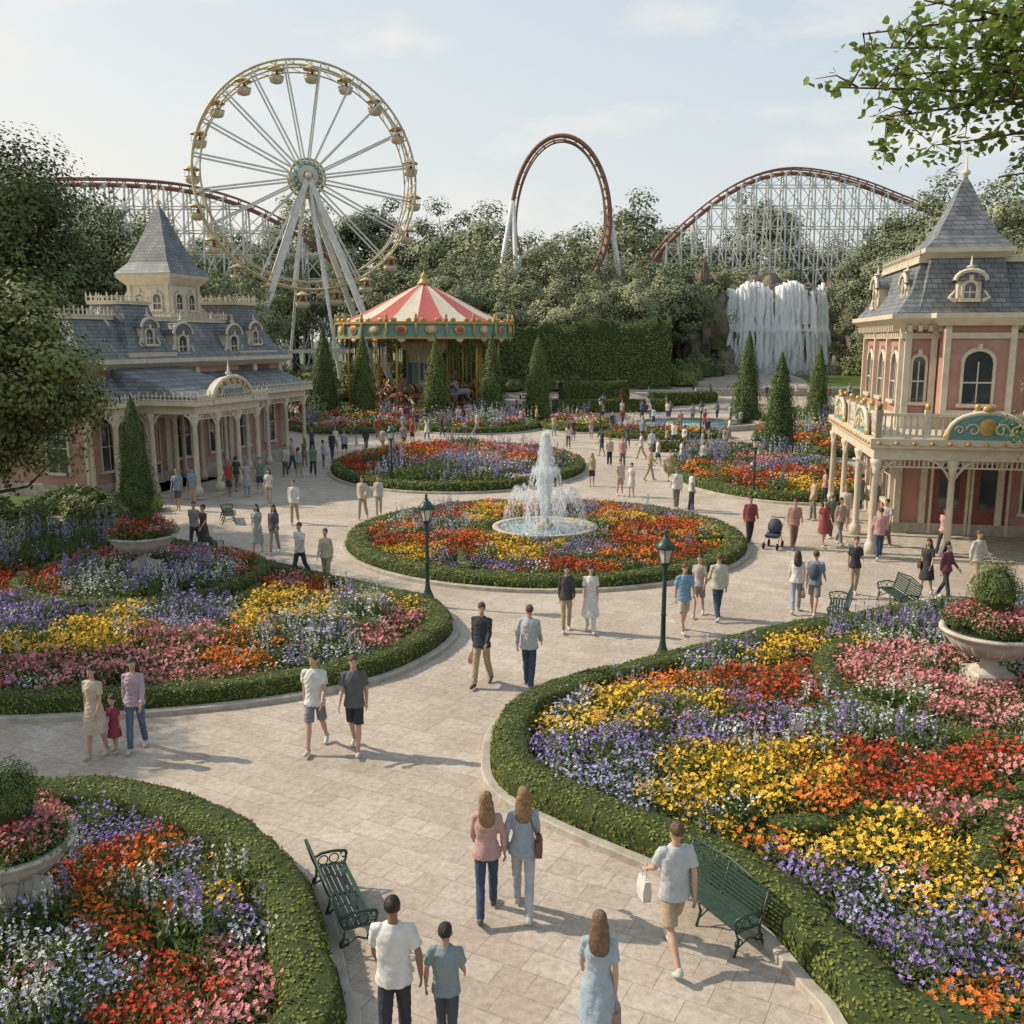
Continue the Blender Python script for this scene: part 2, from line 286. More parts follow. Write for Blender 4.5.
def person(x,y,head,h=1.76,sex='m',top=('tee',(.6,.6,.58)),bot=('pants',(.1,.12,.2)),hair=('short',(.06,.04,.03)),skin=0,walk=.7,near=False,lead=1,item=None,arms=(None,None),shoe=(.5,.48,.45),z=.004,name=None,hs=1.0,turn=0):
    f=sex=='f'; k=h/1.75; vox=(.0125 if near else .024)/k; nf=6 if near else 4
    A=np.array; sw=.143 if f else .168; lw=.88 if f else 1.0
    hipz=.92; legs={}; lo=9; xl=.08
    for s in (-1,1):
        ld=(s==lead)
        th=math.radians(23*walk if ld else -17*walk); kf=math.radians((5 if ld else 24)*walk); fp=math.radians((9 if ld else -32)*walk)
        hip=A([s*xl,0,hipz]); knee=hip+.435*A([s*.01,math.sin(th),-math.cos(th)]); sa=th-kf; ank=knee+.41*A([0,math.sin(sa),-math.cos(sa)])
        def fo(dy,dz): return ank+A([s*.012*(dy>0),dy*math.cos(fp)-dz*math.sin(fp),dy*math.sin(fp)+dz*math.cos(fp)])
        heel,ball,toe=fo(-.055,-.055),fo(.1,-.06),fo(.175,-.062); legs[s]=(hip,knee,ank,heel,ball,toe); lo=min(lo,heel[2]-.032,ball[2]-.03,toe[2]-.024)
    dz=-lo
    D=A([0,0,dz]); legs={s:[p+D for p in v] for s,v in legs.items()}
    Z=lambda z_: z_+dz
    armp={}
    for i,s in enumerate((-1,1)):
        sgn=-1 if s==lead else 1; swg=math.radians(sgn*22*walk+2); o=math.radians(6); fl=math.radians(16+18*max(0,sgn)*walk); sp=arms[i]
        if sp=='hold': swg=math.radians(12); fl=math.radians(75)
        if sp=='link': swg=math.radians(0); o=math.radians(16); fl=math.radians(8)
        sh=A([s*sw,0,Z(1.412)]); d1=A([s*math.sin(o),math.sin(swg)*math.cos(o),-math.cos(swg)*math.cos(o)]); el=sh+.285*d1; d2=A([s*math.sin(o)*.2,math.sin(swg+fl),-math.cos(swg+fl)]); d2/=np.linalg.norm(d2)
        wr=el+.245*d2; armp[s]=(sh,el,wr,d2)
    out=MB(); mats=[SKIN[skin],cloth(top[1]),cloth(bot[1]),hairm(hair[1]),pmat('shoe_%d'%int(shoe[0]*100),shoe,None,9,.6),EYEW,EYED,LIP]
    ct,st_=math.cos(math.radians(turn)),math.sin(math.radians(turn))
    H=lambda p:((p[0]*ct-p[1]*st_)*hs,(p[0]*st_+p[1]*ct)*hs,Z(1.5+(p[2]-1.5)*hs))
    RH=np.array([[ct,-st_,0],[st_,ct,0],[0,0,1]])
    sk=MB(); ell(sk,H((0,-.004,1.648)),(.073*hs,.09*hs,.102*hs),R=RH); ell(sk,H((0,.024,1.578)),(.054*hs,.062*hs,.064*hs),R=RH); ell(sk,H((0,.09,1.615)),(.012*hs,.021*hs,.022*hs),R=RH)
    for s in (-1,1): ell(sk,H((s*.074,-.008,1.625)),(.012*hs,.02*hs,.03*hs),R=RH)
    eloft(sk,[(Z(1.4),.07,.06,0,-.01),(Z(1.47),.052*lw,.052*lw,0,-.008),(Z(1.53),.049*lw,.052*lw,0,0),(Z(1.58),.05*lw,.055*lw,0,.01)],12)
    eloft(sk,[(Z(1.2),.11*lw,.085,0,0),(Z(1.36),.12*lw,.085,0,0),(Z(1.43),.1*lw,.065,0,0),(Z(1.455),.06,.05,0,0)],12)
    for s in (-1,1):
        sh,el,wr,d=armp[s]; m1=sh*.5+el*.5; m2=el*.65+wr*.35; tube(sk,[sh,m1,el,m2,wr,wr+d*.03],[.045*lw,.042*lw,.036*lw,.038*lw,.025*lw,.025*lw],10)
        sd=A([-s*1.0,0,0]); wv=np.cross(d,sd); wv/=np.linalg.norm(wv)
        if wv[1]<0: wv=-wv
        nrm=np.cross(wv,d); nrm/=np.linalg.norm(nrm); Rm=np.stack([wv,nrm,d],1); ell(sk,wr+d*.06,(.038,.015,.052),R=Rm,nu=10,nv=8)
        pin=nrm*(1 if np.dot(nrm,sd)>0 else -1)
        curl=.9 if item and s==(-1 if item=='bagL' else 1) else .35
        for q,(off_,ln) in enumerate(((.028,.072),(.010,.08),(-.009,.075),(-.027,.06))):
            b=wr+d*.095+wv*off_; c=b+d*ln*.5*math.cos(curl*.4)+pin*ln*.5*math.sin(curl*.4); e=c+d*ln*.5*math.cos(curl*1.6)+pin*ln*.5*math.sin(curl*1.6); tube(out,[b-d*.02,b,c,e],[.0095,.0092,.0085,.0065],nf,0)
        b=wr+d*.03+wv*.026; tube(out,[b,b+d*.03+wv*.022+pin*.01,b+d*.062+wv*.028+pin*.02],[.012,.0105,.0075],nf,0)
        hip,knee,ank,heel,ball,toe=legs[s]; q=.8 if bot[0]=='pants' else .95; cm=knee*.68+ank*.32+A([0,-.01,0]); tube(sk,[hip,hip*.5+knee*.5,knee,cm,knee*.35+ank*.65,ank,ank+A([0,0,-.03])],[.066,.062*q,.05*q,.054*q,.042*q,.034,.034],12)
    fuse(out,sk,vox,0)
    for s in (-1,1):
        ell(out,H((s*.03,.077,1.638)),(.0135*hs,.008*hs,.0075*hs),5,8,6,R=RH); ell(out,H((s*.03,.0835,1.638)),(.0065*hs,.004*hs,.0065*hs),6,8,6,R=RH); tube(out,[H((s*.014,.086,1.657)),H((s*.032,.085,1.661)),H((s*.047,.073,1.655))],.0035*hs,4,3)
    ell(out,H((0,.082,1.578)),(.022*hs,.008*hs,.0065*hs),7,10,6,R=RH)
    tm=MB()
    if f: R_=[(1.0,.15,.118),(1.1,.125,.102),(1.22,.138,.118),(1.30,.148,.130),(1.38,.142,.106),(1.43,.108,.083),(1.458,.066,.062)]
    else: R_=[(.96,.168,.124),(1.08,.16,.118),(1.22,.172,.125),(1.34,.178,.123),(1.40,.155,.105),(1.445,.105,.083),(1.475,.066,.064)]
    if top[0]=='dress':
        zb=max(.08,top[2] if len(top)>2 else .52); fl_=.2+.05*(1-zb)
        R_=[(zb,fl_,.2+.1*walk*(1-zb)),(zb+.2,fl_*.9,.185),(.92,.172,.138)]+R_
    elif f: R_=[(.855,.186,.148),(.92,.178,.142)]+R_
    else: R_=[(.835,.190,.147),(.9,.182,.14)]+R_
    jk=1.06 if top[0] in('jacket','long') else 1.0
    eloft(tm,[(Z(a),b*jk,c*jk,0,0) for a,b,c in R_],20)
    for s in (-1,1):
        sh,el,wr,d=armp[s]; inw=sh+A([-s*.05,0,.0])
        if top[0] in ('tee','dress'): e=sh+(el-sh)*.72; tube(tm,[inw,sh,(sh+e)/2,e],[.054*lw,.056*lw,.06*lw,.066*lw],12)
        elif top[0] in ('jacket','long'): tube(tm,[inw,sh,(sh+el)/2,el,el*.5+wr*.5,wr-d*.01],[.056*lw,.06*lw,.058*lw,.053*lw,.05*lw,.043*lw],12)
    wk=.006 if near else .004
    fuse(out,tm,vox,1,2,wk,x)
    if top[0]!='dress' or bot[0]=='pants':
        bm=MB()
        eloft(bm,[(Z(.80),.135,.105,0,0),(Z(.87),.150,.114,0,0),(Z(.95),.14,.104,0,0),(Z(1.0),.115,.085,0,0)],18)
        for s in (-1,1):
            hip,knee,ank,*_=legs[s]
            if bot[0]=='shorts': e=hip+(knee-hip)*.9; tube(bm,[hip,hip*.5+knee*.5,e],[.080,.085,.088],14)
            elif bot[0]=='pants':
                w_=1 if not f else .92; tube(bm,[hip,hip*.5+knee*.5,knee,knee*.62+ank*.38,knee*.3+ank*.7,ank+A([0,0,-.01])],[.080,.080*w_,.067*w_,.066*w_,.06*w_,.058*w_],14)
        fuse(out,bm,vox,2,2,wk*.8,y)
    sm=MB()
    for s in (-1,1):
        hip,knee,ank,heel,ball,toe=legs[s]; tube(sm,[ank+A([0,0,-.012]),heel*.4+ank*.6,heel*.75+ank*.25],[.036,.04,.04],10); tube(sm,[heel+A([0,-.012,.006]),heel,heel*.5+ball*.5+A([0,0,.008]),ball,toe],[.02,.036,.04,.042,.026],12,flat=(1,0,0))
    fuse(out,sm,min(vox,.018),4,1)
    hc=hair[0]; hm=MB(); ell(hm,H((0,-.016,1.672)),(.081*hs,.095*hs,.092*hs),nu=18,nv=12,lump=.08,seed=x,R=RH)
    if hc!='short': ell(hm,H((0,-.035,1.63)),(.088*hs,.08*hs,.095*hs),nu=16,nv=10,R=RH)
    if hc=='long': eloft(hm,[(Z(1.31),.05,.018,.01,-.115),(Z(1.36),.10,.032,.005,-.112),(Z(1.45),.115,.046,0,-.094),(Z(1.54),.104*hs,.06,0,-.065),(Z(1.64),.09*hs,.07,0,-.038)],16)
    if hc=='bun': ell(hm,H((0,-.1,1.69)),(.045,.045,.045))
    if hc=='pony': tube(hm,[H((0,-.09,1.69)),H((0,-.14,1.62)),H((0,-.13,1.48)),H((0,-.12,1.4))],[.03,.035,.03,.008],8)
    fuse(out,hm,vox,3,1,.003,x*2)
    if item:
        sh,el,wr,d=armp[1 if item!='bagL' else -1]; hp=wr+d*.12
        if item in('bag','bagL'):
            mats.append(pmat('paper_bag',(.6,.58,.54))); tube(out,[hp+A([0,-.07,-.12]),hp+A([0,-.05,-.01]),hp+A([0,.05,-.01]),hp+A([0,.07,-.12])],.006,5,8)
            rloft(out,[(hp[0],hp[1],.05,.11,hp[2]-.38),(hp[0],hp[1],.055,.115,hp[2]-.25),(hp[0],hp[1],.03,.11,hp[2]-.12)],8)
        elif item=='handbag':
            mats.append(pmat('tan_leather',(.3,.2,.14))); tube(out,[hp+A([0,-.09,-.1]),hp+A([0,-.04,0]),hp+A([0,.04,0]),hp+A([0,.09,-.1])],.01,5,8); rloft(out,[(hp[0],hp[1],.05,.15,hp[2]-.3),(hp[0],hp[1],.06,.15,hp[2]-.2),(hp[0],hp[1],.03,.11,hp[2]-.09)],8)
        elif item=='shoulder':
            mats.append(pmat('brown_leather',(.16,.08,.05))); c=A([.2,.02,Z(.95)]); rloft(out,[(c[0],c[1],.04,.13,c[2]-.12),(c[0],c[1],.05,.14,c[2]),(c[0],c[1],.03,.12,c[2]+.09)],8); tube(out,[c+A([0,.1,.08]),A([.13,.1,Z(1.3)]),A([.08,.03,Z(1.46)]),A([.1,-.1,Z(1.35)]),c+A([0,-.1,.08])],.01,5,8)
        elif item=='backpack':
            mats.append(cloth((.08,.1,.14))); ell(out,(0,-.19,Z(1.22)),(.15,.1,.23),8,12,9)
    nm=name or ('woman' if f else 'man')
    o=out.obj(nm,mats,None,(x,y,z),math.radians(head)); o.scale=(k,k,k)
    return o
def PP(px,py,head,**k):
    x,y=gp(px,py); return person(x,y,head,**k)
BL=(.30,.18,.08); BR=(.12,.07,.04); BK=(.02,.017,.015); DB=(.06,.035,.02)
JEAN=(.05,.07,.13); KH=(.4,.31,.2); WH=(.62,.61,.58); GR=(.2,.21,.22)
N=dict(near=True)
PP(487,916,2,h=1.68,sex='f',top=('jacket',(.48,.29,.27)),bot=('pants',JEAN),hair=('long',BL),arms=(None,'link'),shoe=(.1,.08,.07),turn=-25,**N)
PP(523,914,-2,h=1.72,sex='f',top=('jacket',(.3,.35,.4)),bot=('pants',(.42,.44,.46)),hair=('long',BL),lead=-1,arms=('link',None),item='shoulder',turn=20,**N)
PP(672,960,12,h=1.78,top=('tee',(.45,.47,.48)),bot=('shorts',KH),hair=('short',BR),walk=1,item='bagL',turn=10,**N)
PP(396,1058,0,h=1.78,top=('tee',WH),bot=('pants',(.04,.04,.05)),hair=('short',BK),skin=2,walk=.5,arms=(None,'link'),**N)
PP(447,1052,-4,h=1.42,top=('tee',(.2,.26,.27)),bot=('pants',(.07,.08,.1)),hair=('short',BK),skin=1,walk=.6,name='boy',hs=1.12,lead=-1,arms=('link',None),**N)
PP(597,1064,-6,h=1.68,sex='f',top=('dress',(.33,.4,.46),.55),hair=('long',(.2,.12,.07)),walk=.6,item='handbag',**N)
PP(317,750,176,h=1.8,top=('tee',WH),bot=('shorts',(.2,.2,.21)),hair=('short',DB),walk=.8,turn=-15,**N)
PP(356,752,178,h=1.78,top=('tee',(.1,.105,.11)),bot=('shorts',(.035,.038,.045)),hair=('short',BR),walk=.7,lead=-1,turn=20,**N)
PP(482,686,160,h=1.8,top=('jacket',(.035,.04,.05)),bot=('pants',KH),hair=('short',DB),walk=.7,item='handbag',shoe=(.1,.07,.05),turn=20,**N)
PP(529,688,-14,h=1.78,top=('long',(.4,.42,.43)),bot=('pants',JEAN),hair=('short',BR),walk=.5,lead=-1,arms=('link',None),shoe=(.08,.06,.05),turn=30,**N)
PP(98,757,170,h=1.66,sex='f',top=('dress',(.5,.42,.33),.48),bot=('none',WH),hair=('long',DB),walk=.4,**N)
PP(116,752,178,h=.98,sex='f',top=('dress',(.3,.05,.08),.5),bot=('none',WH),hair=('pony',DB),walk=.4,name='girl',hs=1.5,lead=-1,**N)
PP(138,750,186,h=1.7,sex='f',top=('long',(.42,.32,.36)),bot=('pants',(.1,.14,.22)),hair=('long',DB),walk=.5,turn=25,**N)
PP(566,632,182,h=1.7,sex='f',top=('long',(.06,.055,.06)),bot=('pants',KH),hair=('pony',BK),walk=.5,**N)
PP(590,633,176,h=1.72,sex='f',top=('dress',WH,.42),bot=('pants',WH),hair=('long',DB),walk=.5,lead=-1,turn=20,**N)
PP(301,579,150,h=1.76,top=('tee',WH),bot=('pants',(.04,.045,.06)),hair=('short',BR),walk=.8)
PP(327,586,175,h=1.72,sex='f',top=('long',(.45,.38,.28)),bot=('pants',(.33,.28,.2)),hair=('short',DB),walk=.6,lead=-1)
PP(258,553,180,h=1.7,sex='f',top=('dress',(.36,.38,.36),.35),bot=('none',WH),hair=('long',DB)); PP(275,554,178,h=1.7,sex='f',top=('long',(.12,.11,.13)),bot=('pants',(.3,.27,.23)),hair=('long',BK))
PP(295,524,184,top=('long',WH),bot=('pants',KH),hair=('short',BR)); PP(363,519,170,top=('long',(.5,.44,.34)),bot=('pants',KH),hair=('short',DB)); PP(379,517,190,h=1.72,sex='f',top=('long',(.52,.5,.44)),bot=('pants',(.45,.38,.28)),hair=('short',BR))
PP(683,633,-170,top=('tee',(.16,.3,.42)),bot=('shorts',(.48,.42,.34)),hair=('short',BR),item='backpack',**N); PP(698,617,160,h=1.68,sex='f',top=('tee',(.4,.36,.33)),bot=('shorts',(.3,.22,.18)),hair=('short',DB)); PP(717,620,10,top=('long',(.5,.46,.38)),bot=('pants',JEAN),hair=('short',BR),**N)
PP(795,613,-15,h=1.7,sex='f',top=('long',WH),bot=('pants',(.3,.34,.4)),hair=('long',DB),item='handbag',**N); PP(813,616,-30,top=('tee',(.2,.24,.28)),bot=('shorts',(.25,.22,.2)),hair=('short',BR),lead=-1,item='backpack',**N)
PP(853,597,170,h=1.74,sex='f',top=('tee',(.04,.045,.05)),bot=('pants',KH),hair=('short',BR)); PP(749,545,180,top=('long',(.22,.06,.06)),bot=('pants',(.03,.03,.04)),hair=('short',DB)); PP(793,549,175,top=('long',(.36,.2,.16)),bot=('pants',(.2,.12,.09)),hair=('short',BR)); PP(823,547,180,h=1.7,sex='f',top=('dress',(.28,.06,.06),.5),bot=('none',WH),hair=('long',DB)); PP(839,545,200,h=1.7,sex='f',top=('long',(.4,.3,.25)),bot=('pants',(.2,.18,.17)),hair=('long',DB))
PP(878,560,-10,top=('long',(.45,.27,.25)),bot=('pants',JEAN),hair=('short',BR),item='shoulder'); PP(884,549,140,top=('tee',(.45,.42,.4)),bot=('pants',(.18,.14,.11)),hair=('short',BK)); PP(942,556,120,h=1.68,sex='f',top=('tee',(.55,.3,.3)),bot=('pants',(.05,.05,.06)),hair=('long',DB)); PP(975,590,-160,top=('long',(.5,.45,.38)),bot=('pants',KH),hair=('short',BR))
PP(925,596,140,h=1.66,sex='f',top=('dress',(.05,.045,.05),.5),bot=('none',WH),hair=('long',DB),item='shoulder'); PP(944,600,-150,h=1.66,sex='f',top=('long',(.15,.05,.06)),bot=('pants',(.05,.05,.06)),hair=('long',BK)); PP(205,553,150,h=1.68,sex='f',top=('dress',(.07,.06,.07),.4),bot=('none',WH),hair=('bun',DB))
PP(196,550,170,h=1.7,top=('tee',(.3,.28,.26)),bot=('pants',(.05,.06,.08)),hair=('short',BR))
R=random.Random(77)
TC=[WH,(.5,.45,.36),(.3,.05,.05),(.08,.1,.16),(.05,.05,.06),(.2,.3,.4),(.45,.27,.25),(.35,.35,.36),(.42,.33,.2),(.12,.2,.14),(.55,.55,.52),WH]
BC=[JEAN,(.04,.04,.05),KH,(.2,.17,.14),(.3,.32,.35),(.12,.1,.09)]
def rp(px,py):
    f='f' if R.random()<.5 else 'm'; t=R.choice(['tee','long','tee'] if f=='m' else ['tee','long','dress'])
    PP(px,py,R.choice([0,20,-30,180,170,200,90,-90,150]),h=R.uniform(1.65,1.85) if f=='m' else R.uniform(1.58,1.74),sex=f,top=(t,R.choice(TC)),bot=(R.choice(['pants','pants','shorts']),R.choice(BC)),hair=(R.choice(['long','bun','pony']) if f=='f' else 'short',R.choice([BL,BR,BK,DB])),skin=R.choice([0,0,0,1,2]),walk=R.uniform(.1,.9),lead=R.choice([-1,1]),turn=R.uniform(-30,30))
for px,py in [(590,487),(618,496),(633,497),(647,480),(676,509),(688,511),(655,466),(610,466),(600,455),(566,450),(640,460),(683,470),(692,474),(701,472),(665,452),(672,446),(630,447),(645,442),(575,443),(590,440),(552,436),(700,455),(722,452),(250,497),(262,494),(283,478),(300,478),(306,466),(315,477),(322,470),(330,462),(345,458),(368,452),(382,455),(402,450),(392,447),(410,444),(337,452),(270,505),(458,430),(445,436),(470,427),(420,432),(505,428),(520,431),(535,428),(480,436),(560,425),(580,425),(600,420),(620,428),(655,424),(668,420),(690,424),(705,428),(728,424),(740,430),(715,420),(680,432),(826,505),(870,525),(843,530),(815,520),(858,512),(832,538),(236,492),(228,500),(180,510),(196,506),(290,470),(405,437),(428,440),(760,470),(730,440),(622,470),(670,480),(652,455),(685,448),(710,442),(640,434),(612,434),(310,455),(355,446),(375,440)]:
    rp(px+R.uniform(-3,3),py+R.uniform(-1.5,1.5))
for i in range(92):
    if i<44: x=R.uniform(-19,16); y=R.uniform(84,99)
    elif i<80: x=R.uniform(-20,1); y=R.uniform(82,86)
    else: x=R.uniform(20,40); y=R.uniform(97,100.6)
    if math.hypot(x+8.5,y-93)<9: y=83+R.uniform(-1.5,.5)
    person(x,y,R.uniform(0,360),h=R.uniform(1.55,1.85),sex=R.choice('mf'),top=(R.choice(['tee','long']),R.choice(TC)),bot=('pants',R.choice(BC)),hair=(R.choice(['short','long']),R.choice([BL,BR,BK])),walk=R.uniform(0,.8),z=gz(x,y))
bpy.data.objects.remove(_tmp)
print('people',time.time()-T0)
# ------------------------------------------------ ground
def make_ground():
    mb=MB(); xs=np.array([-1500,-400,-150,-80,-60,-40,-20,0,20,40,60,80,150,400,1500.]); ys=np.array([-300,-50,0,20,60,88,91,94,97,100,103,106,109,112,115,118,140,200,400,2500.])
    V=[(x,y,gz(x,y)) for y in ys for x in xs]; n=len(xs); f=[[j*n+i,j*n+i+1,(j+1)*n+i+1,(j+1)*n+i] for j in range(len(ys)-1) for i in range(n-1)]
    mb.add(V,f,0,True)
    g=leafmat('lawn',(.05,.085,.02),(.11,.14,.04),0,.8,False)
    mb.obj('ground',[g])
    p=MB()
    pts=[(-26,-6),(26,-6),(30,30),(32,60),(30,88),(-24,88),(-15,62),(-16,45),(-24,32)]
    p.add([(x,y,.004) for x,y in pts],[list(range(len(pts)))],0); p.obj('plaza_paving',[PAVE])
    p=MB(); V=[];ys=[88,91,94,97,100,103,106,109,112,115,118]
    for y in ys: V+=[(-2,y,gz(0,y)+.006),(34,y,gz(0,y)+.006)]
    p.add(V,[[2*i,2*i+1,2*i+3,2*i+2] for i in range(len(ys)-1)],0); p.obj('terrace_path',[PAVE])
make_ground()
# ------------------------------------------------ hedges, beds and flowers
def catmull(pts,closed=True,sub=8):
    P=[np.array(p,float) for p in pts]; n=len(P); out=[]
    for i in (range(n) if closed else range(n-1)):
        g=lambda k: P[k%n] if closed else P[min(max(k,0),n-1)]
        p0,p1,p2,p3=g(i-1),g(i),g(i+1),g(i+2)
        for s in range(sub):
            t=s/sub; out.append(.5*((2*p1)+(-p0+p2)*t+(2*p0-5*p1+4*p2-p3)*t*t+(-p0+3*p1-3*p2+p3)*t**3))
    if not closed: out.append(P[-1])
    return np.array(out)
def resample(path,step,closed):
    P=np.vstack([path,path[:1]]) if closed else path
    d=np.concatenate([[0],np.cumsum(np.linalg.norm(np.diff(P,axis=0),axis=1))]); n=max(4,int(d[-1]/step))
    s=np.linspace(0,d[-1],n+(0 if closed else 1),endpoint=not closed)
    return np.stack([np.interp(s,d,P[:,k]) for k in range(2)],1),d[-1]
def normals(P,closed):
    if closed: t=np.roll(P,-1,0)-np.roll(P,1,0)
    else: t=np.gradient(P,axis=0)
    t/=np.linalg.norm(t,axis=1)[:,None]+1e-9; return np.stack([-t[:,1],t[:,0]],1)
def offset(P,d):
    A=np.sum(P[:,0]*np.roll(P[:,1],-1)-np.roll(P[:,0],-1)*P[:,1]); n=normals(P,True)*(1 if A>0 else -1); return P+n*d
def hedge(mb,path,wd,ht,z0=0,dens=500,leaf=.05,closed=True,mc=0,ml=1):
    P,L=resample(path,.3 if wd<1 else .8,closed); N=normals(P,closed); n=len(P)
    prof=np.array([(-.5,0),(-.52,.5),(-.48,.85),(-.34,.99),(0,1.02),(.34,.99),(.48,.85),(.52,.5),(.5,0)])
    k=len(prof); V=np.zeros((n,k,3)); nz=np.array([[noise.noise(Vector((p[0]*1.3,p[1]*1.3,j*.7)))+.6*noise.noise(Vector((p[0]*3.5,p[1]*3.5,j*1.3))) for j in range(k)] for p in P])
    for j,(u,v) in enumerate(prof):
        s=1+.16*nz[:,j]
        V[:,j,0]=P[:,0]+N[:,0]*u*wd*s*.94; V[:,j,1]=P[:,1]+N[:,1]*u*wd*s*.94; V[:,j,2]=z0+v*ht*.96*(1+.13*nz[:,j])
    idx=np.arange(n*k).reshape(n,k); a=idx; b=np.roll(idx,-1,0)
    if not closed: a=a[:-1]; b=b[:-1]
    f=np.stack([a[:,:-1],b[:,:-1],b[:,1:],a[:,1:]],-1).reshape(-1,4)
    mb.add(V.reshape(-1,3),f,mc,True)
    if not closed: mb.add(np.concatenate([V[0],V[-1]]),[list(range(k)),[k+q for q in range(k)][::-1]],mc)
    per=wd+2*ht; cnt=int(L*per*dens); segs=len(a)
    i=rng.integers(0,segs,cnt); t=rng.random(cnt)[:,None]; w_=np.array([ht*.5,ht*.35,wd*.2,wd*.33,wd*.33,wd*.2,ht*.35,ht*.5]); w_/=w_.sum(); j=rng.choice(k-1,cnt,p=w_); u=rng.random(cnt)[:,None]
    i2=(i+1)%n
    A=V[i,j]*(1-t)+V[i2,j]*t; B=V[i,j+1]*(1-t)+V[i2,j+1]*t; Q=A*(1-u)+B*u+unit(cnt)*leaf*.55
    pn=np.array([-1,-.95,-.6,-.15,.15,.6,.95,1])[j]; nr=np.column_stack([N[i,0]*pn,N[i,1]*pn,1.05-np.abs(pn)])
    leaves(mb,Q,leaf,ml,.65,nrm=nr*1.1)
def inpoly(poly,p):
    x,y=p[:,0],p[:,1]; ins=np.zeros(len(p),bool); X,Y=poly[:,0],poly[:,1]; X2,Y2=np.roll(X,-1),np.roll(Y,-1)
    for a,b,c,d in zip(X,Y,X2,Y2):
        c1=(b>y)!=(d>y)
        if c1.any(): ins^=c1&(x<(c-a)*(y-b)/(d-b+1e-12)+a)
    return ins
def dpath(path,p,closed=True):
    P,_=resample(path,.25,closed); return np.min(np.linalg.norm(p[:,None,:]-P[None,:,:],axis=2),axis=1)
FC={'red':((.58,.06,.025),(.44,.04,.025)),'orange':((.76,.23,.035),(.66,.14,.025)),'yellow':((.82,.55,.06),(.76,.43,.04)),'purple':((.26,.17,.52),(.36,.27,.58)),
    'pink':((.68,.30,.32),(.60,.20,.21)),'white':((.74,.74,.66),(.62,.64,.6)),'blue':((.34,.33,.62),(.50,.48,.68)),'rose':((.52,.12,.15),(.64,.30,.31))}
FM={}
for k,(a,b) in FC.items():
    m,nt,bs=newmat('petal_'+k); oi=node(nt,'ShaderNodeObjectInfo'); ge=node(nt,'ShaderNodeNewGeometry'); ad=node(nt,'ShaderNodeMath',operation='MULTIPLY_ADD'); nt.links.new(ge.outputs['Random Per Island'],ad.inputs[0]); ad.inputs[1].default_value=.6
    ml_=node(nt,'ShaderNodeMath',operation='MULTIPLY'); nt.links.new(oi.outputs['Random'],ml_.inputs[0]); ml_.inputs[1].default_value=.4; nt.links.new(ml_.outputs[0],ad.inputs[2])
    r=ramp(nt,ad.outputs[0],[(0,a),(1,b)]); nt.links.new(r.outputs[0],bs.inputs['Base Color']); bs.inputs['Roughness'].default_value=.6; bs.inputs['Specular IOR Level'].default_value=.2
    FM[k]=m
PIST=pmat('flower_centre',(.5,.3,.03),(.25,.1,.02),20,.8)
def blooms(mb,P,r,m=1,mc=2,tilt=.6,pet=5,petw=.5):
    n=len(P); N=unit(n)*tilt+np.array([-.15,-.15,1.]); N/=np.linalg.norm(N,axis=1)[:,None]
    t=np.cross(N,unit(n)); t/=np.linalg.norm(t,axis=1)[:,None]; b=np.cross(N,t); R=(r*rng.uniform(.7,1.3,n))[:,None]
    V=[]
    for k in range(pet):
        a=2*math.pi*k/pet
        def pt(an,rr,up): return P+(t*math.cos(an)+b*math.sin(an))*R*rr+N*R*up
        V.append(np.stack([P,pt(a-petw,.75,.16),pt(a,1,.2),pt(a+petw,.75,.16)],1))
    V=np.stack(V,1).reshape(-1,3); mb.add(V,np.arange(n*pet*4).reshape(-1,4),m)
    C=np.stack([P+N*R*.16+t*R*.2,P+N*R*.2+b*R*.2,P+N*R*.16-t*R*.2,P+N*R*.2-b*R*.2],1).reshape(-1,3); mb.add(C,np.arange(n*4).reshape(-1,4),mc)
def disc(n,R): a=rng.uniform(0,2*math.pi,n); r=R*np.sqrt(rng.random(n)); return np.stack([r*np.cos(a),r*np.sin(a)],1)
def stems(mb,n,R,h0,h1,bl,br):
    for _ in range(n):
        a=disc(1,R*.8)[0]; b=a+disc(1,.15)[0]; h=rng.uniform(h0,h1); tube(mb,[(a[0],a[1],.05),((a[0]+b[0])/2,(a[1]+b[1])/2,h*.6),(b[0],b[1],h)],[.005,.004,.003],3,0)
        if bl: blooms(mb,np.array([[b[0],b[1],h]]),br)
